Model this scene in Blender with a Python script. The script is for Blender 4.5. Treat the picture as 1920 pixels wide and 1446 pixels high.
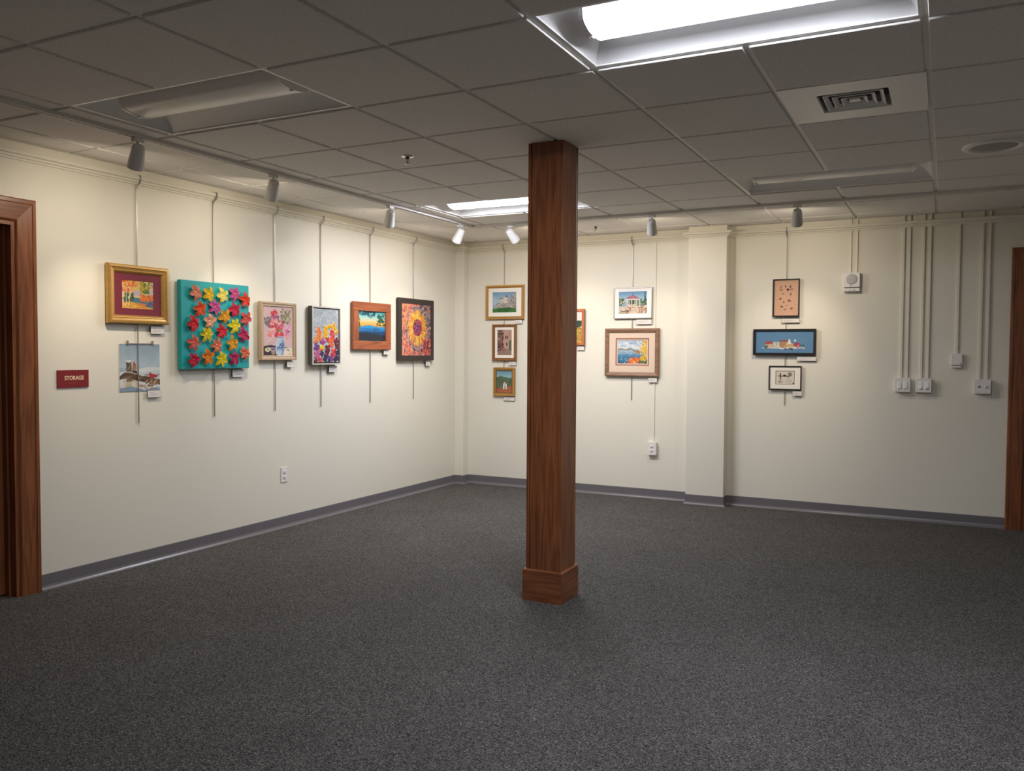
import bpy, bmesh, math, random
import numpy as np
from mathutils import Matrix, Vector

random.seed(7)
RNG = np.random.default_rng(11)
for o in list(bpy.data.objects):
    bpy.data.objects.remove(o, do_unlink=True)
SC = bpy.context.scene
COL = SC.collection

# ------------------------------------------------------------------ camera
CEIL = 2.55
CAM = Vector((3.751, -2.678, CEIL - 1.158))
YAW, PITCH, ROLL, FPX = -0.47274, -0.03855, 0.00552, 1591.0
fwd = Vector((math.sin(YAW) * math.cos(PITCH), math.cos(YAW) * math.cos(PITCH), math.sin(PITCH)))
rgt = fwd.cross(Vector((0, 0, 1))).normalized()
upv = rgt.cross(fwd)
r2 = rgt * math.cos(ROLL) + upv * math.sin(ROLL)
u2 = -rgt * math.sin(ROLL) + upv * math.cos(ROLL)
cd = bpy.data.cameras.new('camera')
cam = bpy.data.objects.new('camera', cd)
COL.objects.link(cam)
cd.sensor_fit = 'HORIZONTAL'
cd.sensor_width = 36.0
cd.lens = FPX / 1920 * 36.0
cd.clip_start = 0.05
cam.matrix_world = Matrix((
    (r2.x, u2.x, -fwd.x, CAM.x), (r2.y, u2.y, -fwd.y, CAM.y),
    (r2.z, u2.z, -fwd.z, CAM.z), (0, 0, 0, 1)))
SC.camera = cam

# ------------------------------------------------------------------ light levels
world = bpy.data.worlds.new('world')
SC.world = world
world.use_nodes = True
world.node_tree.nodes['Background'].inputs[0].default_value = (0.9, 0.92, 1, 1)
world.node_tree.nodes['Background'].inputs[1].default_value = 0.0
SC.view_settings.view_transform = 'Standard'
SC.view_settings.look = 'None'
SC.view_settings.gamma = 1.0
SC.view_settings.use_curve_mapping = False
SC.view_settings.exposure = 0.88
TUBE_EMIT = 84.0                      # lit fluorescent lenses
SPOT_W = 16.5                         # narrow beam of each track head
SPILL_W = 2.5                         # wide spill from the mouth of each track head
BULB_EMIT = 12.0                      # glowing bulb face inside each track head

# ------------------------------------------------------------------ helpers
T = 0.6096
XL, YB = -0.88, 5.15                  # left wall plane, back wall plane
XR, YF = 6.40, -4.60                  # walls out of view


def s2l(c):
    return tuple((v / 12.92 if v <= 0.04045 else ((v + 0.055) / 1.055) ** 2.4) for v in c)


def hx(h):
    h = h.lstrip('#')
    return s2l(tuple(int(h[i:i + 2], 16) / 255 for i in (0, 2, 4)))


def new_mat(name):
    m = bpy.data.materials.new(name)
    m.use_nodes = True
    nt = m.node_tree
    return m, nt, nt.nodes['Principled BSDF']


def N(nt, kind, **kw):
    n = nt.nodes.new(kind)
    for k, v in kw.items():
        setattr(n, k, v)
    return n


MATS = {}


def plain(name, col, rough=0.5, metal=0.0, bump=0.0, bscale=200, coat=0.0, var=0.0):
    if name in MATS:
        return MATS[name]
    m, nt, b = new_mat(name)
    b.inputs['Roughness'].default_value = rough
    b.inputs['Metallic'].default_value = metal
    b.inputs['Coat Weight'].default_value = coat
    tc = N(nt, 'ShaderNodeTexCoord')
    no = N(nt, 'ShaderNodeTexNoise')
    no.inputs['Scale'].default_value = bscale
    no.inputs['Detail'].default_value = 4
    nt.links.new(tc.outputs['Object'], no.inputs['Vector'])
    mx = N(nt, 'ShaderNodeMix', data_type='RGBA')
    c = col if not isinstance(col, str) else hx(col)
    v = 0.05 + var
    mx.inputs[6].default_value = (*[x * (1 - v) for x in c], 1)
    mx.inputs[7].default_value = (*[min(1, x * (1 + v)) for x in c], 1)
    nt.links.new(no.outputs['Fac'], mx.inputs[0])
    nt.links.new(mx.outputs[2], b.inputs['Base Color'])
    if bump:
        bp = N(nt, 'ShaderNodeBump')
        bp.inputs['Strength'].default_value = bump
        bp.inputs['Distance'].default_value = 0.002
        nt.links.new(no.outputs['Fac'], bp.inputs['Height'])
        nt.links.new(bp.outputs[0], b.inputs['Normal'])
    MATS[name] = m
    return m


def wood(name, dark, light, axis=2, rough=0.38, freq=1.0, coat=0.25):
    """open-grained oak: long streaks along `axis`, cathedral bands, dark pores"""
    if name in MATS:
        return MATS[name]
    m, nt, b = new_mat(name)
    tc = N(nt, 'ShaderNodeTexCoord')
    oi = N(nt, 'ShaderNodeObjectInfo')
    add = N(nt, 'ShaderNodeVectorMath', operation='ADD')
    mul = N(nt, 'ShaderNodeVectorMath', operation='SCALE')
    mul.inputs['Scale'].default_value = 0.0
    nt.links.new(oi.outputs['Location'], mul.inputs[0])
    nt.links.new(tc.outputs['Object'], add.inputs[0])
    nt.links.new(mul.outputs[0], add.inputs[1])

    def mp(a, l):
        q = N(nt, 'ShaderNodeMapping')
        s = [a * freq] * 3
        s[axis] = l * freq
        q.inputs['Scale'].default_value = s
        nt.links.new(add.outputs[0], q.inputs['Vector'])
        return q
    # cathedral bands
    q = mp(9.0, 0.7)
    n1 = N(nt, 'ShaderNodeTexNoise')
    n1.inputs['Scale'].default_value = 1.0
    n1.inputs['Detail'].default_value = 2
    nt.links.new(q.outputs[0], n1.inputs['Vector'])
    m1 = N(nt, 'ShaderNodeMath', operation='MULTIPLY')
    m1.inputs[1].default_value = 16.0
    nt.links.new(n1.outputs['Fac'], m1.inputs[0])
    fr = N(nt, 'ShaderNodeMath', operation='PINGPONG')
    fr.inputs[1].default_value = 1.0
    nt.links.new(m1.outputs[0], fr.inputs[0])
    # fine pores
    q2 = mp(210.0, 5.0)
    n2 = N(nt, 'ShaderNodeTexNoise')
    n2.inputs['Scale'].default_value = 1.0
    n2.inputs['Detail'].default_value = 3
    nt.links.new(q2.outputs[0], n2.inputs['Vector'])
    # slow tone drift
    q3 = mp(9.0, 0.8)
    n3 = N(nt, 'ShaderNodeTexNoise')
    n3.inputs['Scale'].default_value = 1.0
    nt.links.new(q3.outputs[0], n3.inputs['Vector'])
    a1 = N(nt, 'ShaderNodeMath', operation='MULTIPLY')
    nt.links.new(fr.outputs[0], a1.inputs[0])
    a1.inputs[1].default_value = 0.22
    a2 = N(nt, 'ShaderNodeMath', operation='MULTIPLY_ADD')
    nt.links.new(n2.outputs['Fac'], a2.inputs[0])
    a2.inputs[1].default_value = 0.85
    nt.links.new(a1.outputs[0], a2.inputs[2])
    a3 = N(nt, 'ShaderNodeMath', operation='MULTIPLY_ADD')
    nt.links.new(n3.outputs['Fac'], a3.inputs[0])
    a3.inputs[1].default_value = 0.22
    nt.links.new(a2.outputs[0], a3.inputs[2])
    cr = N(nt, 'ShaderNodeValToRGB')
    cr.color_ramp.elements[0].position = 0.38
    cr.color_ramp.elements[0].color = (*dark, 1)
    cr.color_ramp.elements[1].position = 0.85
    cr.color_ramp.elements[1].color = (*light, 1)
    nt.links.new(a3.outputs[0], cr.inputs[0])
    nt.links.new(cr.outputs[0], b.inputs['Base Color'])
    bp = N(nt, 'ShaderNodeBump')
    bp.inputs['Strength'].default_value = 0.25
    bp.inputs['Distance'].default_value = 0.001
    nt.links.new(n2.outputs['Fac'], bp.inputs['Height'])
    nt.links.new(bp.outputs[0], b.inputs['Normal'])
    b.inputs['Roughness'].default_value = rough
    b.inputs['Coat Weight'].default_value = coat
    b.inputs['Coat Roughness'].default_value = 0.3
    MATS[name] = m
    return m


def link(name, me, mat=None, parent=None, kind=None):
    o = bpy.data.objects.new(name, me)
    COL.objects.link(o)
    if mat is not None and isinstance(me, bpy.types.Mesh) and len(me.materials) == 0:
        me.materials.append(mat)
    if parent is not None:
        o.parent = parent
    if kind:
        o['kind'] = kind
    return o


def tag(o, label, cat, group=None):
    o['label'] = label
    o['category'] = cat
    if group:
        o['group'] = group
    return o


def bm_mesh(bm, name, smooth=False):
    me = bpy.data.meshes.new(name)
    bmesh.ops.recalc_face_normals(bm, faces=bm.faces)
    bm.to_mesh(me)
    bm.free()
    if smooth:
        for p in me.polygons:
            p.use_smooth = True
    return me


def add_box(bm, x0, x1, y0, y1, z0, z1, bev=0.0):
    vs = [bm.verts.new((x, y, z)) for x in (x0, x1) for y in (y0, y1) for z in (z0, z1)]
    fs = [(0, 1, 3, 2), (4, 6, 7, 5), (0, 4, 5, 1), (2, 3, 7, 6), (0, 2, 6, 4), (1, 5, 7, 3)]
    faces = [bm.faces.new([vs[i] for i in f]) for f in fs]
    if bev > 0:
        es = list({e for f in faces for e in f.edges})
        bmesh.ops.bevel(bm, geom=es, offset=bev, segments=1, affect='EDGES', profile=0.5)


def box_mesh(name, x0, x1, y0, y1, z0, z1, bev=0.0):
    bm = bmesh.new()
    add_box(bm, x0, x1, y0, y1, z0, z1, bev)
    return bm_mesh(bm, name)


def add_lathe(bm, prof, seg=20, mtx=None, close=False):
    """prof: list of (radius, z); rings around +z"""
    rings = []
    for r, z in prof:
        if r < 1e-6:
            rings.append([bm.verts.new((0, 0, z))])
        else:
            rings.append([bm.verts.new((r * math.cos(2 * math.pi * k / seg), r * math.sin(2 * math.pi * k / seg), z)) for k in range(seg)])
    allv = [v for r in rings for v in r]
    for a, b in zip(rings[:-1], rings[1:]):
        for k in range(seg):
            k2 = (k + 1) % seg
            if len(a) == 1 and len(b) == 1:
                continue
            if len(a) == 1:
                bm.faces.new((a[0], b[k], b[k2]))
            elif len(b) == 1:
                bm.faces.new((a[k], b[0], a[k2]))
            else:
                bm.faces.new((a[k], b[k], b[k2], a[k2]))
    if mtx is not None:
        bmesh.ops.transform(bm, matrix=mtx, verts=allv)


def lathe_mesh(name, prof, seg=20, mtx=None):
    bm = bmesh.new()
    add_lathe(bm, prof, seg, mtx)
    return bm_mesh(bm, name, True)


def sweep_path(name, prof, path):
    """prof: (out, z) points; path: plan polyline whose right-hand side is the room"""
    bm = bmesh.new()
    n = len(path)
    dirs = []
    for a, b in zip(path[:-1], path[1:]):
        d = Vector((b[0] - a[0], b[1] - a[1])).normalized()
        dirs.append(d)
    rings = []
    for i, p in enumerate(path):
        d0 = dirs[max(0, i - 1)]
        d1 = dirs[min(n - 2, i)]
        n0 = Vector((d0.y, -d0.x))
        n1 = Vector((d1.y, -d1.x))
        mv = (n0 + n1)
        mv = mv / max(1e-6, mv.dot(n0))
        rings.append([bm.verts.new((p[0] + mv.x * o, p[1] + mv.y * o, z)) for o, z in prof])
    for a, b in zip(rings[:-1], rings[1:]):
        for k in range(len(prof) - 1):
            bm.faces.new((a[k], a[k + 1], b[k + 1], b[k]))
    for rr in (rings[0], rings[-1]):
        try:
            bm.faces.new(rr)
        except ValueError:
            pass
    return bm_mesh(bm, name)


def wall_root(name, wall, s, z, off=0.0):
    """Empty on a wall; local x runs right, y up, z out of the wall"""
    o = bpy.data.objects.new(name, None)
    COL.objects.link(o)
    o.empty_display_size = 0.05
    if wall == 'L':
        o.matrix_world = Matrix(((0, 0, 1, XL + off), (1, 0, 0, s), (0, 1, 0, z), (0, 0, 0, 1)))
    else:
        o.matrix_world = Matrix(((1, 0, 0, s), (0, 0, -1, YB - off), (0, 1, 0, z), (0, 0, 0, 1)))
    return o


# ------------------------------------------------------------------ materials
m_wall, nt, b = new_mat('wall_paint')
tc = N(nt, 'ShaderNodeTexCoord')
no = N(nt, 'ShaderNodeTexNoise')
no.inputs['Scale'].default_value = 160
no.inputs['Detail'].default_value = 5
nt.links.new(tc.outputs['Object'], no.inputs['Vector'])
bp = N(nt, 'ShaderNodeBump')
bp.inputs['Strength'].default_value = 0.12
bp.inputs['Distance'].default_value = 0.001
nt.links.new(no.outputs['Fac'], bp.inputs['Height'])
nt.links.new(bp.outputs[0], b.inputs['Normal'])
b.inputs['Base Color'].default_value = (0.745, 0.712, 0.612, 1)
b.inputs['Roughness'].default_value = 0.55

# carpet: tight loop pile flecked dark grey, black and pale olive
m_carpet, nt, b = new_mat('carpet')
tc = N(nt, 'ShaderNodeTexCoord')
vo = N(nt, 'ShaderNodeTexVoronoi')
vo.inputs['Scale'].default_value = 250
nt.links.new(tc.outputs['Object'], vo.inputs['Vector'])
sp = N(nt, 'ShaderNodeSeparateColor')
nt.links.new(vo.outputs['Color'], sp.inputs[0])
cr = N(nt, 'ShaderNodeValToRGB')
e = cr.color_ramp.elements
e[0].position = 0.0
e[0].color = (0.016, 0.015, 0.014, 1)
e[1].position = 1.0
e[1].color = (0.24, 0.225, 0.205, 1)
for p_, c_ in ((0.14, (0.042, 0.039, 0.036)), (0.55, (0.092, 0.087, 0.080)), (0.86, (0.142, 0.134, 0.122))):
    q = e.new(p_)
    q.color = (*c_, 1)
nt.links.new(sp.outputs[0], cr.inputs[0])
n2 = N(nt, 'ShaderNodeTexNoise')
n2.inputs['Scale'].default_value = 2.2
n2.inputs['Detail'].default_value = 3
nt.links.new(tc.outputs['Object'], n2.inputs['Vector'])
mr = N(nt, 'ShaderNodeMapRange')
mr.inputs['To Min'].default_value = 0.85
mr.inputs['To Max'].default_value = 1.15
nt.links.new(n2.outputs['Fac'], mr.inputs[0])
mm = N(nt, 'ShaderNodeVectorMath', operation='SCALE')
nt.links.new(cr.outputs[0], mm.inputs[0])
nt.links.new(mr.outputs[0], mm.inputs['Scale'])
nt.links.new(mm.outputs[0], b.inputs['Base Color'])
bp = N(nt, 'ShaderNodeBump')
bp.inputs['Strength'].default_value = 0.7
bp.inputs['Distance'].default_value = 0.004
bp.invert = True
nt.links.new(vo.outputs['Distance'], bp.inputs['Height'])
nt.links.new(bp.outputs[0], b.inputs['Normal'])
b.inputs['Roughness'].default_value = 1.0
b.inputs['Specular IOR Level'].default_value = 0.1

# ceiling tile: white mineral fibre with a fine directional fleece
m_tile, nt, b = new_mat('mineral_tile')
tc = N(nt, 'ShaderNodeTexCoord')
mp = N(nt, 'ShaderNodeMapping')
mp.inputs['Scale'].default_value = (60, 240, 60)
nt.links.new(tc.outputs['Object'], mp.inputs['Vector'])
no = N(nt, 'ShaderNodeTexNoise')
no.inputs['Scale'].default_value = 1
no.inputs['Detail'].default_value = 4
nt.links.new(mp.outputs[0], no.inputs['Vector'])
cr = N(nt, 'ShaderNodeValToRGB')
cr.color_ramp.elements[0].position = 0.3
cr.color_ramp.elements[0].color = (0.75, 0.72, 0.675, 1)
cr.color_ramp.elements[1].position = 0.6
cr.color_ramp.elements[1].color = (0.89, 0.86, 0.815, 1)
nt.links.new(no.outputs['Fac'], cr.inputs[0])
nt.links.new(cr.outputs[0], b.inputs['Base Color'])
bp = N(nt, 'ShaderNodeBump')
bp.inputs['Strength'].default_value = 0.3
bp.inputs['Distance'].default_value = 0.001
nt.links.new(no.outputs['Fac'], bp.inputs['Height'])
nt.links.new(bp.outputs[0], b.inputs['Normal'])
b.inputs['Roughness'].default_value = 0.95

m_grid = plain('grid_enamel', (0.80, 0.78, 0.74), 0.4)
m_enamel = plain('white_enamel', (0.91, 0.895, 0.875), 0.3)
m_plastic = plain('white_plastic', (0.78, 0.755, 0.73), 0.35)
m_track = plain('track_white', (0.74, 0.72, 0.68), 0.4)
m_dark = plain('dark_void', (0.015, 0.014, 0.013), 0.8)
m_base = plain('cove_base_vinyl', (0.155, 0.145, 0.155), 0.32, bscale=30)
m_alu = plain('brushed_aluminium', (0.42, 0.40, 0.37), 0.38, metal=0.85)
m_alu_l = plain('bright_aluminium', (0.75, 0.74, 0.72), 0.3, metal=0.9)
m_chrome = plain('chrome', (0.75, 0.74, 0.72), 0.15, metal=1.0)
m_black = plain('black_lacquer', (0.014, 0.012, 0.012), 0.35)
m_foam = plain('black_foam_board', (0.02, 0.019, 0.018), 0.7)
m_greymetal = plain('grey_metal', (0.30, 0.30, 0.31), 0.4, metal=0.3)
m_oak = wood('stained_oak', (0.110, 0.029, 0.010), (0.285, 0.095, 0.031), 2)
m_oak_h = wood('stained_oak_crossways_x', (0.110, 0.029, 0.010), (0.285, 0.095, 0.031), 0)
m_oak_y = wood('stained_oak_crossways_y', (0.110, 0.029, 0.010), (0.285, 0.095, 0.031), 1)
m_oak_door = m_oak
m_doorslab = m_oak

m_lens_on, nt, b = new_mat('lens_lit')
b.inputs['Base Color'].default_value = (0.85, 0.87, 0.9, 1)
b.inputs['Emission Color'].default_value = (0.86, 0.89, 1.0, 1)
b.inputs['Emission Strength'].default_value = TUBE_EMIT
m_side_on, nt, b = new_mat('basket_side_lit')
b.inputs['Base Color'].default_value = (0.8, 0.82, 0.85, 1)
b.inputs['Emission Color'].default_value = (0.86, 0.89, 1.0, 1)
b.inputs['Emission Strength'].default_value = 1.3
m_lens_off = plain('lens_unlit', (0.90, 0.87, 0.85), 0.25)
m_bulb, nt, b = new_mat('bulb_lit')
b.inputs['Base Color'].default_value = (0.9, 0.88, 0.8, 1)
b.inputs['Emission Color'].default_value = (1.0, 0.86, 0.67, 1)
b.inputs['Emission Strength'].default_value = BULB_EMIT

# ------------------------------------------------------------------ room shell
DECK = 2.74
link('floor', box_mesh('floor', XL - 0.3, XR + 0.1, YF - 0.1, YB + 0.3, -0.1, 0.0), m_carpet, kind='structure')
ceiling = link('ceiling', box_mesh('ceiling', XL - 0.1, XR + 0.1, YF - 0.1, YB + 0.1, DECK, DECK + 0.08), plain('concrete_deck', (0.32, 0.31, 0.29), 0.9), kind='structure')

DLY0, DLY1, DLZ = -0.66, 0.285, 2.105          # storage doorway
bm = bmesh.new()
add_box(bm, XL - 0.14, XL, YF, DLY0, 0, DECK)
add_box(bm, XL - 0.14, XL, DLY1, YB, 0, DECK)
add_box(bm, XL - 0.14, XL, DLY0, DLY1, DLZ, DECK)
link('wall_left', bm_mesh(bm, 'wall_left'), m_wall, kind='structure')
DRX0, DRX1, DRZ = 4.315, 5.25, 2.125           # doorway at the end of the back wall
PX0, PX1, PY = 1.622, 1.972, 5.028             # pilaster
CX, CY = -0.775, 5.045                         # boxed-in corner
bm = bmesh.new()
add_box(bm, XL - 0.14, DRX0, YB, YB + 0.14, 0, DECK)
add_box(bm, DRX1, XR, YB, YB + 0.14, 0, DECK)
add_box(bm, DRX0, DRX1, YB, YB + 0.14, DRZ, DECK)
wb = link('wall_back', bm_mesh(bm, 'wall_back'), m_wall, kind='structure')
link('pilaster', box_mesh('pilaster', PX0, PX1, PY, YB, 0, CEIL + 0.02, 0.002), m_wall, parent=wb)
link('corner_boxing', box_mesh('corner_boxing', XL, CX, CY, YB, 0, CEIL + 0.02, 0.002), m_wall, parent=wb)
link('wall_right', box_mesh('wall_right', XR, XR + 0.1, YF, YB + 0.14, 0, DECK), m_wall, kind='structure')
link('wall_front', box_mesh('wall_front', XL - 0.14, XR + 0.1, YF - 0.1, YF, 0, DECK), m_wall, kind='structure')

cove = [(0.0, 0.0), (0.022, 0.0), (0.022, 0.003), (0.014, 0.008), (0.0075, 0.016), (0.004, 0.028), (0.0035, 0.088), (0.002, 0.092), (0.0, 0.092)]
CASE_Y1 = 0.405
CASE_X0 = 4.195
link('baseboard_left', sweep_path('baseboard_left', cove, [(XL, CASE_Y1 + 0.001), (XL, CY)]), m_base, kind='structure')
link('baseboard_back', sweep_path('baseboard_back', cove, [(XL + 0.004, CY), (CX, CY), (CX, YB), (PX0, YB), (PX0, PY), (PX1, PY), (PX1, YB), (CASE_X0 - 0.001, YB)]), m_base, kind='structure')
railp = [(0.0, 2.450), (0.013, 2.450), (0.014, 2.459), (0.024, 2.463), (0.027, 2.474), (0.041, 2.479), (0.044, 2.492), (0.041, 2.500), (0.024, 2.503), (0.022, 2.497), (0.0, 2.497)]
link('trim_1', sweep_path('trim_1', railp, [(XL, YF), (XL, CY), (CX, CY), (CX, YB), (PX0, YB), (PX0, PY), (PX1, PY), (PX1, YB), (XR, YB)]), m_wall, kind='structure')

# ---- doors and casings
casing = [(0.0, 0.0), (0.0, 0.016), (0.006, 0.022), (0.022, 0.022), (0.026, 0.018), (0.108, 0.013), (0.114, 0.008), (0.12, 0.0)]


def casing_board(wall, name, axis_pts, parent, mat):
    """mitred board; axis_pts = ((s0,z0) outer a, (s1,z1) outer b, (inner a), (inner b))"""
    bm = bmesh.new()
    (oa, ob, ia, ib) = axis_pts
    rings = []
    for o_, i_ in ((oa, ia), (ob, ib)):
        ring = []
        for t, d in casing:
            f = t / 0.12
            s_ = o_[0] * (1 - f) + i_[0] * f
            z_ = o_[1] * (1 - f) + i_[1] * f
            ring.append(bm.verts.new((XL + d, s_, z_) if wall == 'L' else (s_, YB - d, z_)))
        rings.append(ring)
    for k in range(len(casing) - 1):
        bm.faces.new((rings[0][k], rings[0][k + 1], rings[1][k + 1], rings[1][k]))
    bm.faces.new(rings[0])
    bm.faces.new(rings[1])
    return link(name, bm_mesh(bm, name), mat, parent)


d1 = link('door_1', box_mesh('door_1', XL - 0.125, XL - 0.085, DLY0 + 0.022, DLY1 - 0.022, 0.008, DLZ - 0.022, 0.002), m_doorslab, kind='structure')
zt = DLZ + 0.12 + 0.012
casing_board('L', 'casing_board', ((CASE_Y1, 0), (CASE_Y1, zt), (DLY1, 0), (DLY1, DLZ)), d1, m_oak_door)
casing_board('L', 'casing_board', ((DLY0 - 0.12, 0), (DLY0 - 0.12, zt), (DLY0, 0), (DLY0, DLZ)), d1, m_oak_door)
casing_board('L', 'casing_board', ((DLY0 - 0.12, zt), (CASE_Y1, zt), (DLY0, DLZ), (DLY1, DLZ)), d1, m_oak_y)
for y0, y1 in ((DLY1 - 0.02, DLY1), (DLY0, DLY0 + 0.02)):
    link('door_jamb', box_mesh('door_jamb', XL - 0.14, XL + 0.002, y0, y1, 0, DLZ), m_oak_door, d1)
link('door_jamb', box_mesh('door_jamb', XL - 0.14, XL + 0.002, DLY0 + 0.02, DLY1 - 0.02, DLZ - 0.02, DLZ), m_oak_y, d1)
link('door_stop', box_mesh('door_stop', XL - 0.085, XL - 0.048, DLY1 - 0.032, DLY1 - 0.02, 0, DLZ - 0.02), m_oak_door, d1)

d2 = link('door_2', box_mesh('door_2', DRX0 + 0.022, DRX1 - 0.022, YB + 0.085, YB + 0.125, 0.008, DRZ - 0.022, 0.002), m_doorslab, kind='structure')
zt = DRZ + 0.12
casing_board('B', 'casing_board', ((CASE_X0, 0), (CASE_X0, zt), (DRX0, 0), (DRX0, DRZ)), d2, m_oak_door)
casing_board('B', 'casing_board', ((DRX1 + 0.12, 0), (DRX1 + 0.12, zt), (DRX1, 0), (DRX1, DRZ)), d2, m_oak_door)
casing_board('B', 'casing_board', ((CASE_X0, zt), (DRX1 + 0.12, zt), (DRX0, DRZ), (DRX1, DRZ)), d2, m_oak_h)
for x0, x1 in ((DRX0, DRX0 + 0.02), (DRX1 - 0.02, DRX1)):
    link('door_jamb', box_mesh('door_jamb', x0, x1, YB - 0.002, YB + 0.14, 0, DRZ), m_oak_door, d2)
link('door_jamb', box_mesh('door_jamb', DRX0 + 0.02, DRX1 - 0.02, YB - 0.002, YB + 0.14, DRZ - 0.02, DRZ), m_oak_h, d2)

# ------------------------------------------------------------------ suspended ceiling
TX, TY = -0.134, 4.092                  # centre lines of the two track runs
TRK0 = -3.2                             # near end of the left run
TRK1 = 6.20                             # right end of the back run
xs = [XL, -T] + [T * i for i in range(0, 11)] + [XR]
ys = [YF] + [T * j for j in range(-7, 9)] + [YB]
GAP = 0.0125
fixtures = {(0, 0), (0, 1), (0, 4), (0, 5), (5, 0), (5, 1), (5, 4), (5, 5)}
vent_cell = (2, 5)
tile_cache = {}


def tile_mesh(w, h):
    k = (round(w, 3), round(h, 3))
    if k not in tile_cache:
        tile_cache[k] = box_mesh('ceiling_tile', -w / 2, w / 2, -h / 2, h / 2, 0, 0.016, 0.0025)
    return tile_cache[k]


def split(a, b, g0, g1):
    return [(a, g0), (g1, b)]


for i in range(len(xs) - 1):
    for j in range(len(ys) - 1):
        col = i - 2
        row = j - 8
        if (row, col) in fixtures or (row, col) == vent_cell:
            continue
        x0, x1, y0, y1 = xs[i] + GAP, xs[i + 1] - GAP, ys[j] + GAP, ys[j + 1] - GAP
        if i == 0:
            x0 = xs[0] + 0.002
        if j == len(ys) - 2:
            y1 = YB - 0.002
        xi = [(x0, x1)]
        yi = [(y0, y1)]
        if xs[i] < TX < xs[i + 1] and ys[j] < TY and ys[j + 1] > TRK0:
            xi = split(x0, x1, TX - 0.012, TX + 0.012)
        if ys[j] < TY < ys[j + 1] and xs[i + 1] > TX and xs[i] < TRK1 + 0.2:
            yi = split(y0, y1, TY - 0.012, TY + 0.012)
        for a0, a1 in xi:
            for b0, b1 in yi:
                o = link('ceiling_tile', tile_mesh(a1 - a0, b1 - b0), m_tile, ceiling)
                o.location = ((a0 + a1) / 2, (b0 + b1) / 2, CEIL + random.uniform(-0.0008, 0.0008))
# tee bars: long main runners along y, short cross tees along x
GZ = CEIL + 0.009
for i, x in enumerate(xs[1:-1]):
    # each runner is broken where a troffer covers the grid line
    cuts = [(YF, YB)]
    if x in (T, 5 * T):
        cuts = [(YF, 0.012), (T - 0.012, 5 * T + 0.012), (6 * T - 0.012, YB)]
    for a, b_ in cuts:
        link('main_runner', box_mesh('main_runner', x - 0.012, x + 0.012, a, b_, GZ, GZ + 0.004), m_grid, ceiling)
tees = {}
for j, y in enumerate(ys[1:-1]):
    for i in range(len(xs) - 1):
        w = round(xs[i + 1] - xs[i] - 0.024, 4)
        if w not in tees:
            tees[w] = box_mesh('cross_tee', -w / 2, w / 2, -0.012, 0.012, 0, 0.004)
        row = j - 7
        cx_ = (xs[i] + xs[i + 1]) / 2
        o = link('cross_tee', tees[w], m_grid, ceiling)
        o.location = (cx_, y, GZ)
link('wall_angle', box_mesh('wall_angle', XL, XL + 0.02, YF, YB, GZ + 0.001, GZ + 0.004), m_grid, ceiling)
link('wall_angle', box_mesh('wall_angle', XL, XR, YB - 0.02, YB, GZ + 0.001, GZ + 0.004), m_grid, ceiling)

# ------------------------------------------------------------------ recessed fluorescent troffers


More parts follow.
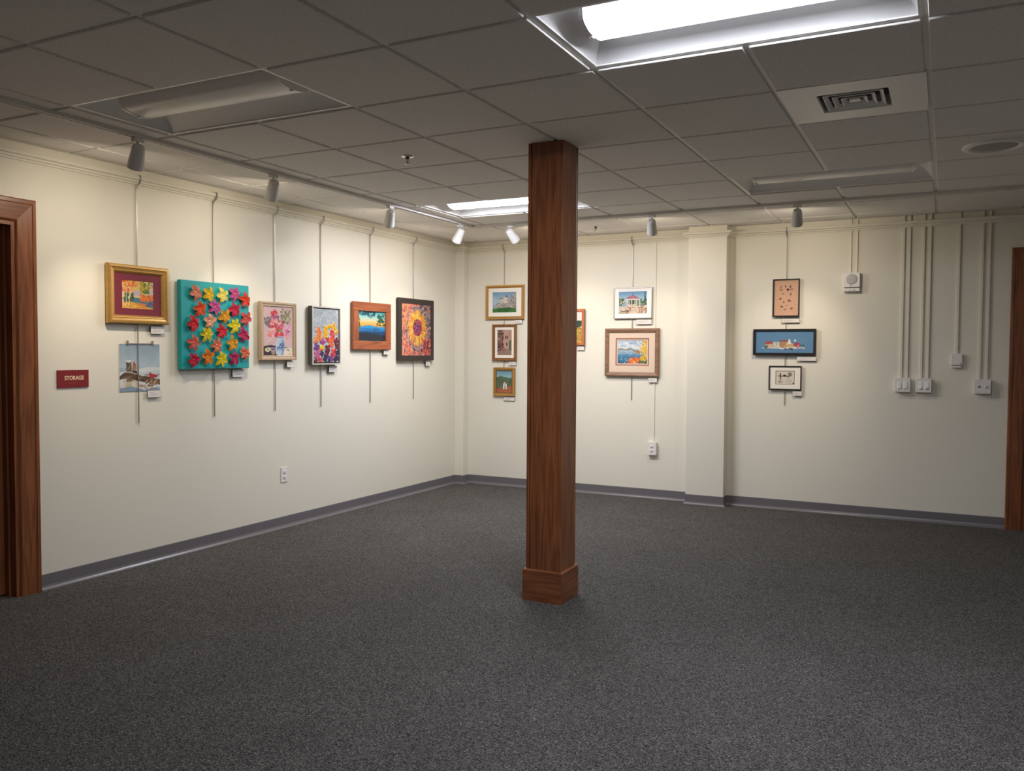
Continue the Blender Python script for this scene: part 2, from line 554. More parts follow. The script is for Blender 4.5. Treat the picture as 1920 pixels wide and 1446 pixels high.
def troffer(cx, cy, lit, label):
    root = bpy.data.objects.new('ceiling_light', None)
    COL.objects.link(root)
    root.location = (cx, cy, CEIL + 0.007)
    tag(root, label, 'ceiling light', 'recessed fluorescent troffers')
    hx_, hy, ix, iy, hz = 0.597, 0.292, 0.50, 0.115, 0.075
    # flange
    bm = bmesh.new()
    add_box(bm, -hx_ - 0.008, hx_ + 0.008, hy - 0.006, hy + 0.008, 0.001, 0.006)
    add_box(bm, -hx_ - 0.008, hx_ + 0.008, -hy - 0.008, -hy + 0.006, 0.001, 0.006)
    add_box(bm, hx_ - 0.006, hx_ + 0.008, -hy + 0.006, hy - 0.006, 0.001, 0.006)
    add_box(bm, -hx_ - 0.008, -hx_ + 0.006, -hy + 0.006, hy - 0.006, 0.001, 0.006)
    link('flange', bm_mesh(bm, 'flange'), m_enamel, root)
    for sgn in (1, -1):
        bm = bmesh.new()
        prev = None
        K = 8
        for k in range(K + 1):
            f = k / K
            y = hy + (iy - hy) * f
            z = 0.003 + hz * math.sin(f * math.pi / 2) ** 0.9
            x = hx_ + (ix - hx_) * f
            cur = (bm.verts.new((-x, sgn * y, z)), bm.verts.new((x, sgn * y, z)))
            if prev:
                bm.faces.new((prev[0], prev[1], cur[1], cur[0]))
            prev = cur
        link('side_reflector', bm_mesh(bm, 'side_reflector', True), m_enamel, root)
    for sgn in (1, -1):
        bm = bmesh.new()
        K = 8
        prev = None
        for k in range(K + 1):
            f = k / K
            z = 0.003 + hz * math.sin(f * math.pi / 2) ** 0.9
            x = hx_ + (ix - hx_) * f
            y = hy + (iy - hy) * f
            cur = (bm.verts.new((sgn * x, -y, z)), bm.verts.new((sgn * x, y, z)))
            if prev:
                bm.faces.new((prev[0], prev[1], cur[1], cur[0]))
            prev = cur
        link('end_reflector', bm_mesh(bm, 'end_reflector', True), m_enamel, root)
    # bowed lens basket: bright lens strip between perforated sides
    K = 16
    arc = []
    for k in range(K + 1):
        a = math.pi * k / K
        arc.append((-iy * math.cos(a), 0.078 - 0.066 * max(0.0, math.sin(a)) ** 0.5))
    for nm, part, mt in (('basket_side', arc[:6], m_side_on if lit else m_lens_off), ('lens', arc[5:12], m_lens_on if lit else m_lens_off),
                         ('basket_side', arc[11:], m_side_on if lit else m_lens_off)):
        bm = bmesh.new()
        prev = None
        for y, z in part:
            cur = (bm.verts.new((-ix + 0.012, y, z)), bm.verts.new((ix - 0.012, y, z)))
            if prev:
                bm.faces.new((prev[0], prev[1], cur[1], cur[0]))
            prev = cur
        link(nm, bm_mesh(bm, nm, True), mt, root)
    for sgn in (1, -1):
        bm = bmesh.new()
        a_ = [bm.verts.new((sgn * (ix - 0.012), y * 1.02, z - 0.002)) for y, z in arc]
        b_ = [bm.verts.new((sgn * (ix + 0.004), y * 1.02, z - 0.002)) for y, z in arc]
        bm.faces.new(a_)
        bm.faces.new(b_)
        for k in range(K):
            bm.faces.new((a_[k], a_[k + 1], b_[k + 1], b_[k]))
        cap = link('end_cap', bm_mesh(bm, 'end_cap'), m_enamel, root)
        link('latch', lathe_mesh('latch', [(0, 0.006), (0.008, 0.008), (0.011, 0.012), (0.011, 0.018)], 12, Matrix.Translation((sgn * (ix - 0.004), 0, -0.004))), m_alu_l, cap)
    return root


troffer(T, T / 2, False, 'unlit recessed troffer in the ceiling beside the track, behind the storage door end')
troffer(5 * T, T / 2, True, 'lit recessed troffer next to the square air vent')
troffer(T, 5.5 * T, True, 'lit recessed troffer near the boxed-in room corner, behind the post')
troffer(5 * T, 5.5 * T, False, 'unlit recessed troffer between the square air vent and the back track')

# ------------------------------------------------------------------ square air diffuser
vent = bpy.data.objects.new('air_vent', None)
COL.objects.link(vent)
vent.location = (5.5 * T, 2.5 * T, CEIL)
tag(vent, 'square white ceiling air diffuser with nested louvres', 'air vent')
h = T / 2 - 0.006
li = 0.150


def square_ring(bm, pts):
    """pts: (half size, z) swept as a square ring"""
    rings = []
    for s_, z_ in pts:
        rings.append([bm.verts.new((a * s_, b_ * s_, z_)) for a, b_ in ((-1, -1), (1, -1), (1, 1), (-1, 1))])
    for p, q in zip(rings[:-1], rings[1:]):
        for k in range(4):
            bm.faces.new((p[k], p[(k + 1) % 4], q[(k + 1) % 4], q[k]))


bm = bmesh.new()
square_ring(bm, [(h, 0.005), (h, 0.0), (li, 0.0), (li - 0.004, 0.006), (li + 0.01, 0.06)])
link('face_panel', bm_mesh(bm, 'face_panel'), m_enamel, vent)
for s_ in (0.126, 0.090, 0.054):
    bm = bmesh.new()
    square_ring(bm, [(s_, 0.0), (s_ - 0.003, 0.0), (s_ - 0.019, 0.014), (s_ - 0.017, 0.016), (s_, 0.003), (s_, 0.0)])
    link('louvre', bm_mesh(bm, 'louvre'), m_enamel, vent)
link('centre_plate', box_mesh('centre_plate', -0.022, 0.022, -0.022, 0.022, 0.002, 0.005), m_enamel, vent)
bm = bmesh.new()
square_ring(bm, [(li + 0.01, 0.055), (li + 0.01, 0.165)])
add_box(bm, -li - 0.01, li + 0.01, -li - 0.01, li + 0.01, 0.165, 0.168)
link('duct', bm_mesh(bm, 'duct'), m_greymetal, vent)

# ------------------------------------------------------------------ round ceiling loudspeaker
spk = bpy.data.objects.new('ceiling_speaker', None)
COL.objects.link(spk)
spk.location = (3.965, 2.745, CEIL)
tag(spk, 'round white loudspeaker grille set in a ceiling tile', 'ceiling speaker')
link('rim', lathe_mesh('rim', [(0.165, 0.001), (0.165, -0.006), (0.158, -0.012), (0.125, -0.012), (0.118, -0.007), (0.112, -0.004)], 40), m_enamel, spk)
bm = bmesh.new()
add_lathe(bm, [(0.114, -0.004), (0.09, -0.0055), (0.05, -0.0065), (0, -0.007)], 40)
link('grille', bm_mesh(bm, 'grille', True), plain('grille_mesh', (0.42, 0.40, 0.37), 0.5, bump=0.8, bscale=500), spk)

# ------------------------------------------------------------------ sprinklers


def sprinkler(x, y, label):
    r = bpy.data.objects.new('sprinkler', None)
    COL.objects.link(r)
    r.location = (x, y, CEIL)
    tag(r, label, 'sprinkler', 'pendent fire sprinklers')
    link('escutcheon', lathe_mesh('escutcheon', [(0.038, 0), (0.038, -0.003), (0.030, -0.007), (0.020, -0.008), (0.018, -0.003), (0.0165, 0.0)], 24), m_chrome, r)
    link('cup', lathe_mesh('cup', [(0.0165, 0.0005), (0.0165, -0.002), (0.011, -0.004), (0.011, -0.016), (0, -0.016)], 16), m_black, r)
    bm = bmesh.new()
    for s_ in (-1, 1):
        add_box(bm, s_ * 0.011 - 0.0025, s_ * 0.011 + 0.0025, -0.003, 0.003, -0.040, -0.012)
        add_box(bm, min(0, s_ * 0.0135), max(0, s_ * 0.0135), -0.003, 0.003, -0.043, -0.039)
    link('frame_arms', bm_mesh(bm, 'frame_arms'), m_chrome, r)
    link('bulb', lathe_mesh('bulb', [(0, -0.016), (0.0025, -0.018), (0.0025, -0.036), (0, -0.039)], 8), plain('red_bulb', (0.35, 0.03, 0.02), 0.2), r)
    link('deflector', lathe_mesh('deflector', [(0, -0.044), (0.018, -0.044), (0.0185, -0.046), (0, -0.0475)], 16), m_chrome, r)


sprinkler(0.888, 1.547, 'chrome sprinkler in the tile between the unlit troffer and the post')
sprinkler(0.868, 4.625, 'chrome sprinkler in the ceiling strip behind the back track')

# ------------------------------------------------------------------ lighting track
trk = bpy.data.objects.new('lighting_track', None)
COL.objects.link(trk)
trk.location = (TX, TY, CEIL)
tag(trk, 'white L-shaped lighting track along two sides of the ceiling', 'lighting track')


def track_rail(length, along):
    bm = bmesh.new()
    prof = [(-0.018, 0.012), (-0.018, -0.020), (-0.009, -0.020), (-0.009, -0.012), (-0.006, -0.012), (-0.006, 0.004), (0.006, 0.004), (0.006, -0.012), (0.009, -0.012), (0.009, -0.020), (0.018, -0.020), (0.018, 0.012)]
    rings = []
    for t in (0, length):
        rings.append([bm.verts.new((a, t, z) if along == 'y' else (t, a, z)) for a, z in prof])
    n = len(prof)
    for k in range(n):
        bm.faces.new((rings[0][k], rings[0][(k + 1) % n], rings[1][(k + 1) % n], rings[1][k]))
    bm.faces.new(rings[0])
    bm.faces.new(rings[1])
    return bm_mesh(bm, 'track_rail')


o = link('track_rail', track_rail(TY - TRK0 - 0.02, 'y'), m_track, trk)
o.location = (0, TRK0 - TY, 0)
o = link('track_rail', track_rail(TRK1 - TX - 0.02, 'x'), m_track, trk)
o.location = (0.02, 0, 0)
link('corner_joiner', box_mesh('corner_joiner', -0.020, 0.022, -0.022, 0.020, -0.021, 0.01, 0.002), m_track, trk)
link('power_feed', box_mesh('power_feed', 3.99 - TX, 4.10 - TX, -0.03, 0.03, -0.026, 0.01, 0.003), m_track, trk)


def spotlight(pos, target, label, watts=1.0, size=60):
    root = bpy.data.objects.new('track_spotlight', None)
    COL.objects.link(root)
    root.location = (pos[0], pos[1], CEIL - 0.022)
    tag(root, label, 'spotlight', 'white track spotlights')
    link('adapter', box_mesh('adapter', -0.017, 0.017, -0.03, 0.03, -0.020, 0.002, 0.003) if abs(pos[0] - TX) < 0.05 else box_mesh('adapter', -0.03, 0.03, -0.017, 0.017, -0.020, 0.002, 0.003), m_track, root)
    link('stem', lathe_mesh('stem', [(0, -0.018), (0.006, -0.018), (0.006, -0.078), (0, -0.078)], 10), m_track, root)
    piv = Vector((0, 0, -0.072))
    d = (Vector(target) - (Vector(root.location) + piv)).normalized()
    # head: tapered cup, local -z is the beam
    zax = -d
    xax = Vector((0, 0, 1)).cross(zax)
    xax = xax.normalized() if xax.length > 1e-4 else Vector((1, 0, 0))
    yax = zax.cross(xax)
    side = xax * 0.0
    M = Matrix(((xax.x, yax.x, zax.x, 0), (xax.y, yax.y, zax.y, 0), (xax.z, yax.z, zax.z, 0), (0, 0, 0, 1)))
    ctr = piv + side - zax * 0.020
    Mh = Matrix.Translation(ctr) @ M
    head = link('lamp_head', lathe_mesh('lamp_head', [(0, 0.060), (0.022, 0.060), (0.029, 0.056), (0.033, 0.046), (0.0375, 0.0), (0.042, -0.045), (0.0435, -0.066), (0.0435, -0.070), (0.040, -0.070), (0.039, -0.045), (0.034, 0.02), (0.03, 0.045), (0, 0.05)], 28), m_track, root)
    head.matrix_local = Mh
    link('bulb', lathe_mesh('bulb', [(0, -0.056), (0.024, -0.055), (0.036, -0.050), (0.037, -0.044), (0, -0.040)], 24), m_bulb, head)
    ld = bpy.data.lights.new('lamp_beam', 'SPOT')
    ld.energy = SPOT_W * watts
    ld.color = (1.0, 0.85, 0.66)
    ld.spot_size = math.radians(size)
    ld.spot_blend = 1.0
    ld.shadow_soft_size = 0.022
    lo = bpy.data.objects.new('lamp_beam', ld)
    COL.objects.link(lo)
    lo.parent = head
    lo.location = (0, 0, -0.072)
    ad = bpy.data.lights.new('lamp_spill', 'AREA')
    ad.shape = 'DISK'
    ad.size = 0.066
    ad.energy = SPILL_W * watts
    ad.color = (1.0, 0.86, 0.67)
    ao = bpy.data.objects.new('lamp_spill', ad)
    COL.objects.link(ao)
    ao.parent = head
    ao.location = (0, 0, -0.066)
    return root


spotlight((TX, 0.496), (XL, 0.84, 1.25), 'track spotlight over the gold-framed autumn picture', 1.1)
spotlight((TX, 1.526), (XL, 2.02, 1.40), 'track spotlight between the teal flower canvas and the still life', 0.85)
spotlight((TX, 2.816), (XL, 3.55, 1.35), 'track spotlight in front of the sunset picture', 0.55)
spotlight((TX, 3.885), (XL, 4.15, 1.40), 'track spotlight in front of the sunflower picture, by the track corner', 0.58)
spotlight((0.267, TY), (0.62, YB, 1.45), 'track spotlight on the back run, first after the corner', 0.8)
spotlight((1.57, TY), (1.30, YB, 1.35), 'track spotlight over the gazebo and lake pictures', 0.82)
spotlight((2.717, TY), (2.52, YB, 1.30), 'track spotlight over the blue village picture')

# ------------------------------------------------------------------ oak-clad post
PC = Vector((1.769, 1.693))
post = bpy.data.objects.new('wooden_post', None)
COL.objects.link(post)
post.location = (PC.x, PC.y, 0)
tag(post, 'square dark oak-clad post standing on the carpet', 'post')
hs = 0.106
bm = bmesh.new()
sec = []
g, gw = 0.020, 0.0045
for q in range(4):
    a = q * math.pi / 2
    # one face per quarter: eased corner, then a vee groove near the trailing end
    pts = [(-hs + 0.003, -hs), (-hs + g - gw, -hs), (-hs + g, -hs + 0.009), (-hs + g + gw, -hs), (hs - 0.004, -hs), (hs - 0.001, -hs + 0.001)]
    if q == 1:      # room-side face carries its groove at the far end
        pts = [(-x, y) for x, y in pts][::-1]
    for x, y in pts:
        sec.append((x * math.cos(a) - y * math.sin(a), x * math.sin(a) + y * math.cos(a)))
lo_ = [bm.verts.new((x, y, 0.0)) for x, y in sec]
hi_ = [bm.verts.new((x, y, CEIL - 0.001)) for x, y in sec]
n = len(sec)
for k in range(n):
    bm.faces.new((lo_[k], lo_[(k + 1) % n], hi_[(k + 1) % n], hi_[k]))
bm.faces.new(lo_)
bm.faces.new(hi_)
link('shaft', bm_mesh(bm, 'shaft'), m_oak, post)
hb, tb = 0.120, 0.014
for q in range(4):
    bm = bmesh.new()
    prof = [(hb, 0.0), (hb, 0.172), (hb - 0.006, 0.178), (hb - tb, 0.178), (hb - tb, 0.0)]
    A = [bm.verts.new((-r_, -r_, z_)) for r_, z_ in prof]
    B = [bm.verts.new((r_, -r_, z_)) for r_, z_ in prof]
    for k in range(len(prof)):
        bm.faces.new((A[k], A[(k + 1) % 5], B[(k + 1) % 5], B[k]))
    bm.faces.new(A)
    bm.faces.new(B)
    o = link('plinth_board', bm_mesh(bm, 'plinth_board'), m_oak_h, post)
    o.rotation_euler = (0, 0, q * math.pi / 2)

# ------------------------------------------------------------------ painting tools


def vnoise(X, Y, sc, seed):
    rg = np.random.default_rng(seed)
    g_ = rg.random((64, 64))
    x = X * sc
    y = Y * sc
    xi = np.floor(x).astype(int)
    yi = np.floor(y).astype(int)
    fx = x - xi
    fy = y - yi
    fx = fx * fx * (3 - 2 * fx)
    fy = fy * fy * (3 - 2 * fy)
    a = g_[yi % 64, xi % 64]
    b_ = g_[yi % 64, (xi + 1) % 64]
    c = g_[(yi + 1) % 64, xi % 64]
    d = g_[(yi + 1) % 64, (xi + 1) % 64]
    return (a * (1 - fx) + b_ * fx) * (1 - fy) + (c * (1 - fx) + d * fx) * fy


class Paint:
    """colour field over a picture, u right 0..1, v down 0..1, lengths in picture heights"""

    def __init__(s, w, h, bg, ppm=360, seed=1):
        s.w, s.h = w, h
        s.asp = w / h
        s.nx, s.ny = max(8, int(w * ppm)), max(8, int(h * ppm))
        u, v = np.meshgrid(np.linspace(0, 1, s.nx), np.linspace(0, 1, s.ny))
        s.X0, s.Y0 = u * s.asp, v
        s.X, s.Y = s.X0, s.Y0
        s.aa = 0.6 / s.ny
        s.C = np.empty((s.ny, s.nx, 3))
        s.C[:] = hx(bg)
        s.Z = np.zeros((s.ny, s.nx))
        s.rg = np.random.default_rng(seed)
        s.seed = seed

    def warp(s, amp, sc):
        s.seed += 1
        s.X = s.X0 + amp * (vnoise(s.X0, s.Y0, sc, s.seed) - 0.5) * 2
        s.Y = s.Y0 + amp * (vnoise(s.X0, s.Y0, sc, s.seed + 77) - 0.5) * 2
        return s

    def put(s, m, c, z=None):
        c = np.array(hx(c) if isinstance(c, str) else c)
        s.C = s.C * (1 - m[..., None]) + c * m[..., None]
        if z is not None:
            s.Z = s.Z * (1 - m) + z * m

    def ell(s, u, v, ru, rv=None, c='#fff', rot=0.0, z=None, op=1.0):
        rv = ru if rv is None else rv
        dx, dy = s.X - u * s.asp, s.Y - v
        a, b_ = math.cos(rot), math.sin(rot)
        px, py = dx * a + dy * b_, -dx * b_ + dy * a
        d = (np.sqrt((px / ru) ** 2 + (py / rv) ** 2) - 1) * min(ru, rv)
        s.put(op * np.clip(0.5 - d / (2 * s.aa), 0, 1), c, z)

    def rect(s, u0, v0, u1, v1, c, z=None, op=1.0):
        d = np.maximum(np.maximum(u0 * s.asp - s.X, s.X - u1 * s.asp), np.maximum(v0 - s.Y, s.Y - v1))
        s.put(op * np.clip(0.5 - d / (2 * s.aa), 0, 1), c, z)

    def poly(s, pts, c, z=None, op=1.0):
        P_ = [(u * s.asp, v) for u, v in pts]
        ins = np.zeros(s.X.shape, bool)
        n_ = len(P_)
        for k in range(n_):
            (x1, y1), (x2, y2) = P_[k], P_[(k + 1) % n_]
            if y1 == y2:
                continue
            cnd = ((y1 > s.Y) != (y2 > s.Y)) & (s.X < (x2 - x1) * (s.Y - y1) / (y2 - y1) + x1)
            ins ^= cnd
        s.put(op * ins.astype(float), c, z)

    def line(s, pts, wd, c, z=None, op=1.0):
        D = np.full(s.X.shape, 9.0)
        for (u1, v1), (u2, v2) in zip(pts[:-1], pts[1:]):
            x1, y1, x2, y2 = u1 * s.asp, v1, u2 * s.asp, v2
            dx, dy = x2 - x1, y2 - y1
            L2 = dx * dx + dy * dy + 1e-12
            t = np.clip(((s.X - x1) * dx + (s.Y - y1) * dy) / L2, 0, 1)
            D = np.minimum(D, np.hypot(s.X - x1 - t * dx, s.Y - y1 - t * dy))
        s.put(op * np.clip(0.5 - (D - wd / 2) / (2 * s.aa), 0, 1), c, z)

    def grad(s, v0, c0, v1, c1):
        t = np.clip((s.Y - v0) / (v1 - v0), 0, 1)[..., None]
        m = ((s.Y >= v0) & (s.Y <= v1)).astype(float)[..., None]
        s.C = s.C * (1 - m) + (np.array(hx(c0)) * (1 - t) + np.array(hx(c1)) * t) * m

    def mottle(s, amp, sc, stretch=1.0):
        s.seed += 3
        nz = vnoise(s.X0 * stretch, s.Y0, sc, s.seed) + 0.5 * vnoise(s.X0 * stretch, s.Y0, sc * 2.3, s.seed + 5)
        s.C = np.clip(s.C * (1 + amp * (nz / 1.5 - 0.5) * 2)[..., None], 0, 1)

    def dabs(s, n_, u0, v0, u1, v1, r, cols, elong=1.0, rot=None, z=None, op=1.0):
        for _ in range(n_):
            rr = r * s.rg.uniform(0.6, 1.4)
            s.ell(s.rg.uniform(u0, u1), s.rg.uniform(v0, v1), rr * elong, rr, cols[s.rg.integers(len(cols))],
                  s.rg.uniform(0, 3.14) if rot is None else rot + s.rg.uniform(-0.3, 0.3), z, op)

    def mesh(s, name):
        nx, ny = s.nx, s.ny
        co = np.zeros((ny, nx, 3), np.float32)
        co[..., 0] = (s.X0 / s.asp - 0.5) * s.w
        co[..., 1] = (0.5 - s.Y0) * s.h
        co[..., 2] = s.Z
        idx = np.arange(nx * ny).reshape(ny, nx)
        q = np.stack([idx[1:, :-1], idx[1:, 1:], idx[:-1, 1:], idx[:-1, :-1]], -1).reshape(-1, 4)
        me = bpy.data.meshes.new(name)
        me.vertices.add(nx * ny)
        me.vertices.foreach_set('co', co.ravel())
        me.loops.add(q.size)
        me.loops.foreach_set('vertex_index', q.ravel().astype(np.int32))
        me.polygons.add(len(q))
        me.polygons.foreach_set('loop_start', np.arange(0, q.size, 4, dtype=np.int32))
        me.polygons.foreach_set('loop_total', np.full(len(q), 4, np.int32))
        ca = me.color_attributes.new('Paint', 'FLOAT_COLOR', 'POINT')
        rgba = np.ones((ny, nx, 4), np.float32)
        rgba[..., :3] = np.clip(s.C, 0, 1) * 0.80
        ca.data.foreach_set('color', rgba.ravel())
        me.update()
        me.validate()
        return me


def paint_mat(name, rough, coat, bump=0.0):
    m, nt, b = new_mat(name)
    at = N(nt, 'ShaderNodeAttribute', attribute_name='Paint')
    nt.links.new(at.outputs['Color'], b.inputs['Base Color'])
    b.inputs['Roughness'].default_value = rough
    b.inputs['Coat Weight'].default_value = coat
    b.inputs['Coat Roughness'].default_value = 0.03
    if bump:
        tc_ = N(nt, 'ShaderNodeTexCoord')
        n_ = N(nt, 'ShaderNodeTexNoise')
        n_.inputs['Scale'].default_value = 350
        nt.links.new(tc_.outputs['Object'], n_.inputs['Vector'])
        b_ = N(nt, 'ShaderNodeBump')
        b_.inputs['Strength'].default_value = bump
        b_.inputs['Distance'].default_value = 0.001
        nt.links.new(n_.outputs['Fac'], b_.inputs['Height'])
        nt.links.new(b_.outputs[0], b.inputs['Normal'])
    return m


m_paper = paint_mat('painted_paper_behind_glass', 0.7, 0.35)
m_oil = paint_mat('oil_paint', 0.45, 0.0, 0.35)
m_print = paint_mat('paper_print', 0.6, 0.0)


def frame_mesh(w, h, prof, name='frame'):
    """prof: (inset, height) from the back outer edge to the inner lip"""
    bm = bmesh.new()
    rings = []
    for t, d in prof:
        rings.append([bm.verts.new((a * (w / 2 - t), b_ * (h / 2 - t), d)) for a, b_ in ((-1, -1), (1, -1), (1, 1), (-1, 1))])
    m_ = len(rings)
    for i in range(m_):
        p, q = rings[i], rings[(i + 1) % m_]
        for k in range(4):
            bm.faces.new((p[k], p[(k + 1) % 4], q[(k + 1) % 4], q[k]))
    return bm_mesh(bm, name)


def beads(w, h, inset, z, r, step):
    bm = bmesh.new()
    W, H = w - 2 * inset, h - 2 * inset
    pts = []
    nx = int(W / step)
    ny = int(H / step)
    for k in range(nx + 1):
        x = -W / 2 + W * k / nx
        pts += [(x, -H / 2, 0), (x, H / 2, 0)]
    for k in range(1, ny):
        y = -H / 2 + H * k / ny
        pts += [(-W / 2, y, 1), (W / 2, y, 1)]
    for x, y, d in pts:
        sx, sy = (step * 0.46, r) if not d else (r, step * 0.46)
        v = [bm.verts.new((x + a * sx, y + b_ * sy, z)) for a, b_ in ((-1, -1), (1, -1), (1, 1), (-1, 1))]
        v2 = [bm.verts.new((x + a * sx * 0.5, y + b_ * sy * 0.5, z + r * 0.8)) for a, b_ in ((-1, -1), (1, -1), (1, 1), (-1, 1))]
        bm.faces.new(v2)
        for k in range(4):
            bm.faces.new((v[k], v[(k + 1) % 4], v2[(k + 1) % 4], v2[k]))
    return bm_mesh(bm, 'beading')


def mat_ring(w, h, iw, ih, z, dx=0.0, dy=0.0, t=0.0015):
    """flat mount with a bevelled window"""
    bm = bmesh.new()
    def ring(a, b_, zz, ox=0, oy=0):
        return [bm.verts.new((sx * a / 2 + ox, sy * b_ / 2 + oy, zz)) for sx, sy in ((-1, -1), (1, -1), (1, 1), (-1, 1))]
    R = [ring(w, h, z), ring(iw + 2 * t, ih + 2 * t, z, dx, dy), ring(iw, ih, z - t, dx, dy)]
    for p, q in zip(R[:-1], R[1:]):
        for k in range(4):
            bm.faces.new((p[k], p[(k + 1) % 4], q[(k + 1) % 4], q[k]))
    return bm_mesh(bm, 'mount')


def art_root(wall, s0, s1, z0, z1, label, cat='picture', name='framed_picture', group='pictures hung along the walls'):
    r = wall_root(name, wall, (s0 + s1) / 2, (z0 + z1) / 2)
    tag(r, label, cat, group)
    return r, s1 - s0, z1 - z0


BACK = 0.013                          # pictures hang just in front of the rods


def backing(root, w, h, z=BACK):
    link('backing_board', box_mesh('backing_board', -w / 2, w / 2, -h / 2, h / 2, z, z + 0.003), m_foam, root)


# ================================================================== LEFT WALL ART
m_gold = plain('gold_leaf', (0.52, 0.30, 0.085), 0.36, metal=0.55, bscale=60, var=0.15)
m_gold_d = plain('antique_gold', (0.40, 0.20, 0.05), 0.38, metal=0.5, bscale=70, var=0.2)
m_gold_br = plain('bronzed_wood', (0.23, 0.10, 0.032), 0.4, metal=0.3, bscale=70, var=0.25)

# 1 -- autumn landscape, claret mount, gold frame
r, w, h = art_root('L', 0.847, 1.306, 1.563, 1.933, 'autumn lake painting in claret mount and broad gold frame')
backing(r, w - 0.02, h - 0.02)
link('frame', frame_mesh(w, h, [(0.0, BACK), (0.0, 0.036), (0.006, 0.043), (0.018, 0.044), (0.022, 0.040), (0.034, 0.037), (0.038, 0.039), (0.044, 0.037), (0.054, 0.026), (0.054, BACK)]), m_gold, r)
iw, ih = 0.235, 0.176
link('mount', mat_ring(w - 0.10, h - 0.10, iw, ih, 0.024), plain('claret_mount', (0.17, 0.014, 0.030), 0.7, bscale=300), r)
p = Paint(iw, ih, '#e7cf8a', 420, 3)
p.warp(0.02, 8)
p.grad(0, '#f0d66a', 0.45, '#e3c9c0')
p.poly([(0.3, 0.35), (0.6, 0.28), (0.62, 0.55), (0.3, 0.55)], '#c9b7c0')
p.dabs(40, 0.30, 0.05, 0.62, 0.30, 0.06, ['#e9b23c', '#f2d75a', '#d8c6a8', '#e8a55a'])
p.dabs(60, 0.60, 0.02, 0.92, 0.42, 0.05, ['#8f9a2e', '#5f7d2c', '#c9a52e', '#4d7a36', '#b8b04a'])
p.dabs(20, 0.88, 0.05, 1.0, 0.45, 0.04, ['#d9c7c0', '#a6a8b0', '#e0b878'])
p.poly([(0.28, 0.60), (1.0, 0.66), (1.0, 0.98), (0.5, 0.95), (0.25, 0.80)], '#4f7f9c')
p.dabs(40, 0.35, 0.66, 0.95, 0.92, 0.035, ['#3f6e95', '#6b5a8a', '#7b4f86', '#2f8a8c', '#8a4a78'], 2.5, 0)
p.poly([(0.55, 0.66), (0.62, 0.46), (0.8, 0.50), (0.98, 0.45), (1.0, 0.68), (0.8, 0.74), (0.55, 0.72)], '#e8702c')
p.dabs(30, 0.57, 0.48, 0.98, 0.70, 0.03, ['#f08a3c', '#d8531f', '#f2a04e'])
p.dabs(40, 0.03, 0.45, 0.34, 0.8, 0.05, ['#3f5e38', '#5a6a30', '#2f5a4a', '#7a7c34'])
p.poly([(0, 0.78), (0.3, 0.76), (0.95, 0.95), (1, 1), (0, 1)], '#e9a63a')
p.dabs(30, 0.0, 0.82, 0.7, 1.0, 0.03, ['#f0bd55', '#d88a2e', '#e8b048'], 3, 0.2)
p.dabs(70, 0.0, 0.0, 0.36, 0.40, 0.045, ['#e8722e', '#f09a3e', '#d8502a', '#f2b850'])
for u0, u1 in ((0.04, 0.04), (0.16, 0.12), (0.27, 0.21)):
    p.line([(u0, 0.1), (u1, 0.92)], 0.022, '#efe3d2')
p.dabs(25, 0.16, 0.02, 0.5, 0.22, 0.03, ['#e8722e', '#f2a050'])
o = link('painting', p.mesh('painting'), m_paper, r)
o.location = (0, 0, 0.0215)

# 2 -- unframed cardinal print hung from a clip bar
r, w, h = art_root('L', 0.948, 1.254, 1.132, 1.435, 'unframed winter print of two cardinals on a fence, hung from clips', name='unframed_print')
p = Paint(w, h, '#9fb4c4', 420, 5)
p.grad(0, '#8fa5b8', 0.5, '#b9cbd6')
p.mottle(0.12, 5)
p.warp(0.015, 9)
p.poly([(0, 0.58), (0.3, 0.55), (0.55, 0.50), (1, 0.50), (1, 1), (0, 1)], '#dfe3e6')
p.poly([(0.45, 0.60), (1, 0.57), (1, 0.66), (0.45, 0.70)], '#cfd6dc')
for k in range(26):
    v = 0.06 + k * 0.021
    p.line([(0.10, v), (0.10 + random.uniform(-0.10, 0.10), v + 0.03)], 0.008, '#c9d2d8', op=0.6)
p.rect(0.15, 0.36, 0.29, 0.90, '#5c4630')
p.dabs(40, 0.16, 0.38, 0.28, 0.88, 0.018, ['#7d664a', '#3f2d1e', '#8c7656', '#a89a84'], 2, 1.57)
p.ell(0.22, 0.36, 0.075, 0.025, '#efeae0')
p.poly([(0, 0.66), (0.12, 0.58), (1, 0.76), (1, 0.90), (0.12, 0.70), (0, 0.76)], '#5d4430')
p.dabs(35, 0.05, 0.64, 0.95, 0.80, 0.012, ['#7a5e44', '#40301f', '#8f7960'], 4, 0.18)
p.poly([(0.3, 0.55), (0.42, 0.55), (0.44, 0.66), (0.30, 0.62)], '#4a3424')
p.line([(0.12, 0.575), (0.99, 0.75)], 0.014, '#e8e6e2')
p.poly([(0.08, 0.80), (0.5, 0.78), (0.5, 0.92), (0.08, 0.90)], '#e3d6b8', op=0.7)
p.poly([(0, 0.92), (0.3, 0.90), (0.6, 0.96), (1, 0.93), (1, 1), (0, 1)], '#8ba0b4')
p.dabs(30, 0.5, 0.86, 1.0, 0.97, 0.012, ['#f2f2f0', '#b89878', '#9a7a58'], 3, 0.2)
p.dabs(45, 0.66, 0.78, 0.98, 0.90, 0.014, ['#8f6a4a', '#b89070', '#6a4a34', '#d8c0a0'], 2)
p.ell(0.36, 0.49, 0.042, 0.075, '#b5714a', 0.1)
p.ell(0.355, 0.43, 0.026, 0.032, '#a5552f')
p.poly([(0.34, 0.41), (0.36, 0.375), (0.38, 0.42)], '#a5442a')
p.ell(0.80, 0.69, 0.068, 0.045, '#c4202c', -0.2)
p.ell(0.755, 0.655, 0.03, 0.03, '#c4202c')
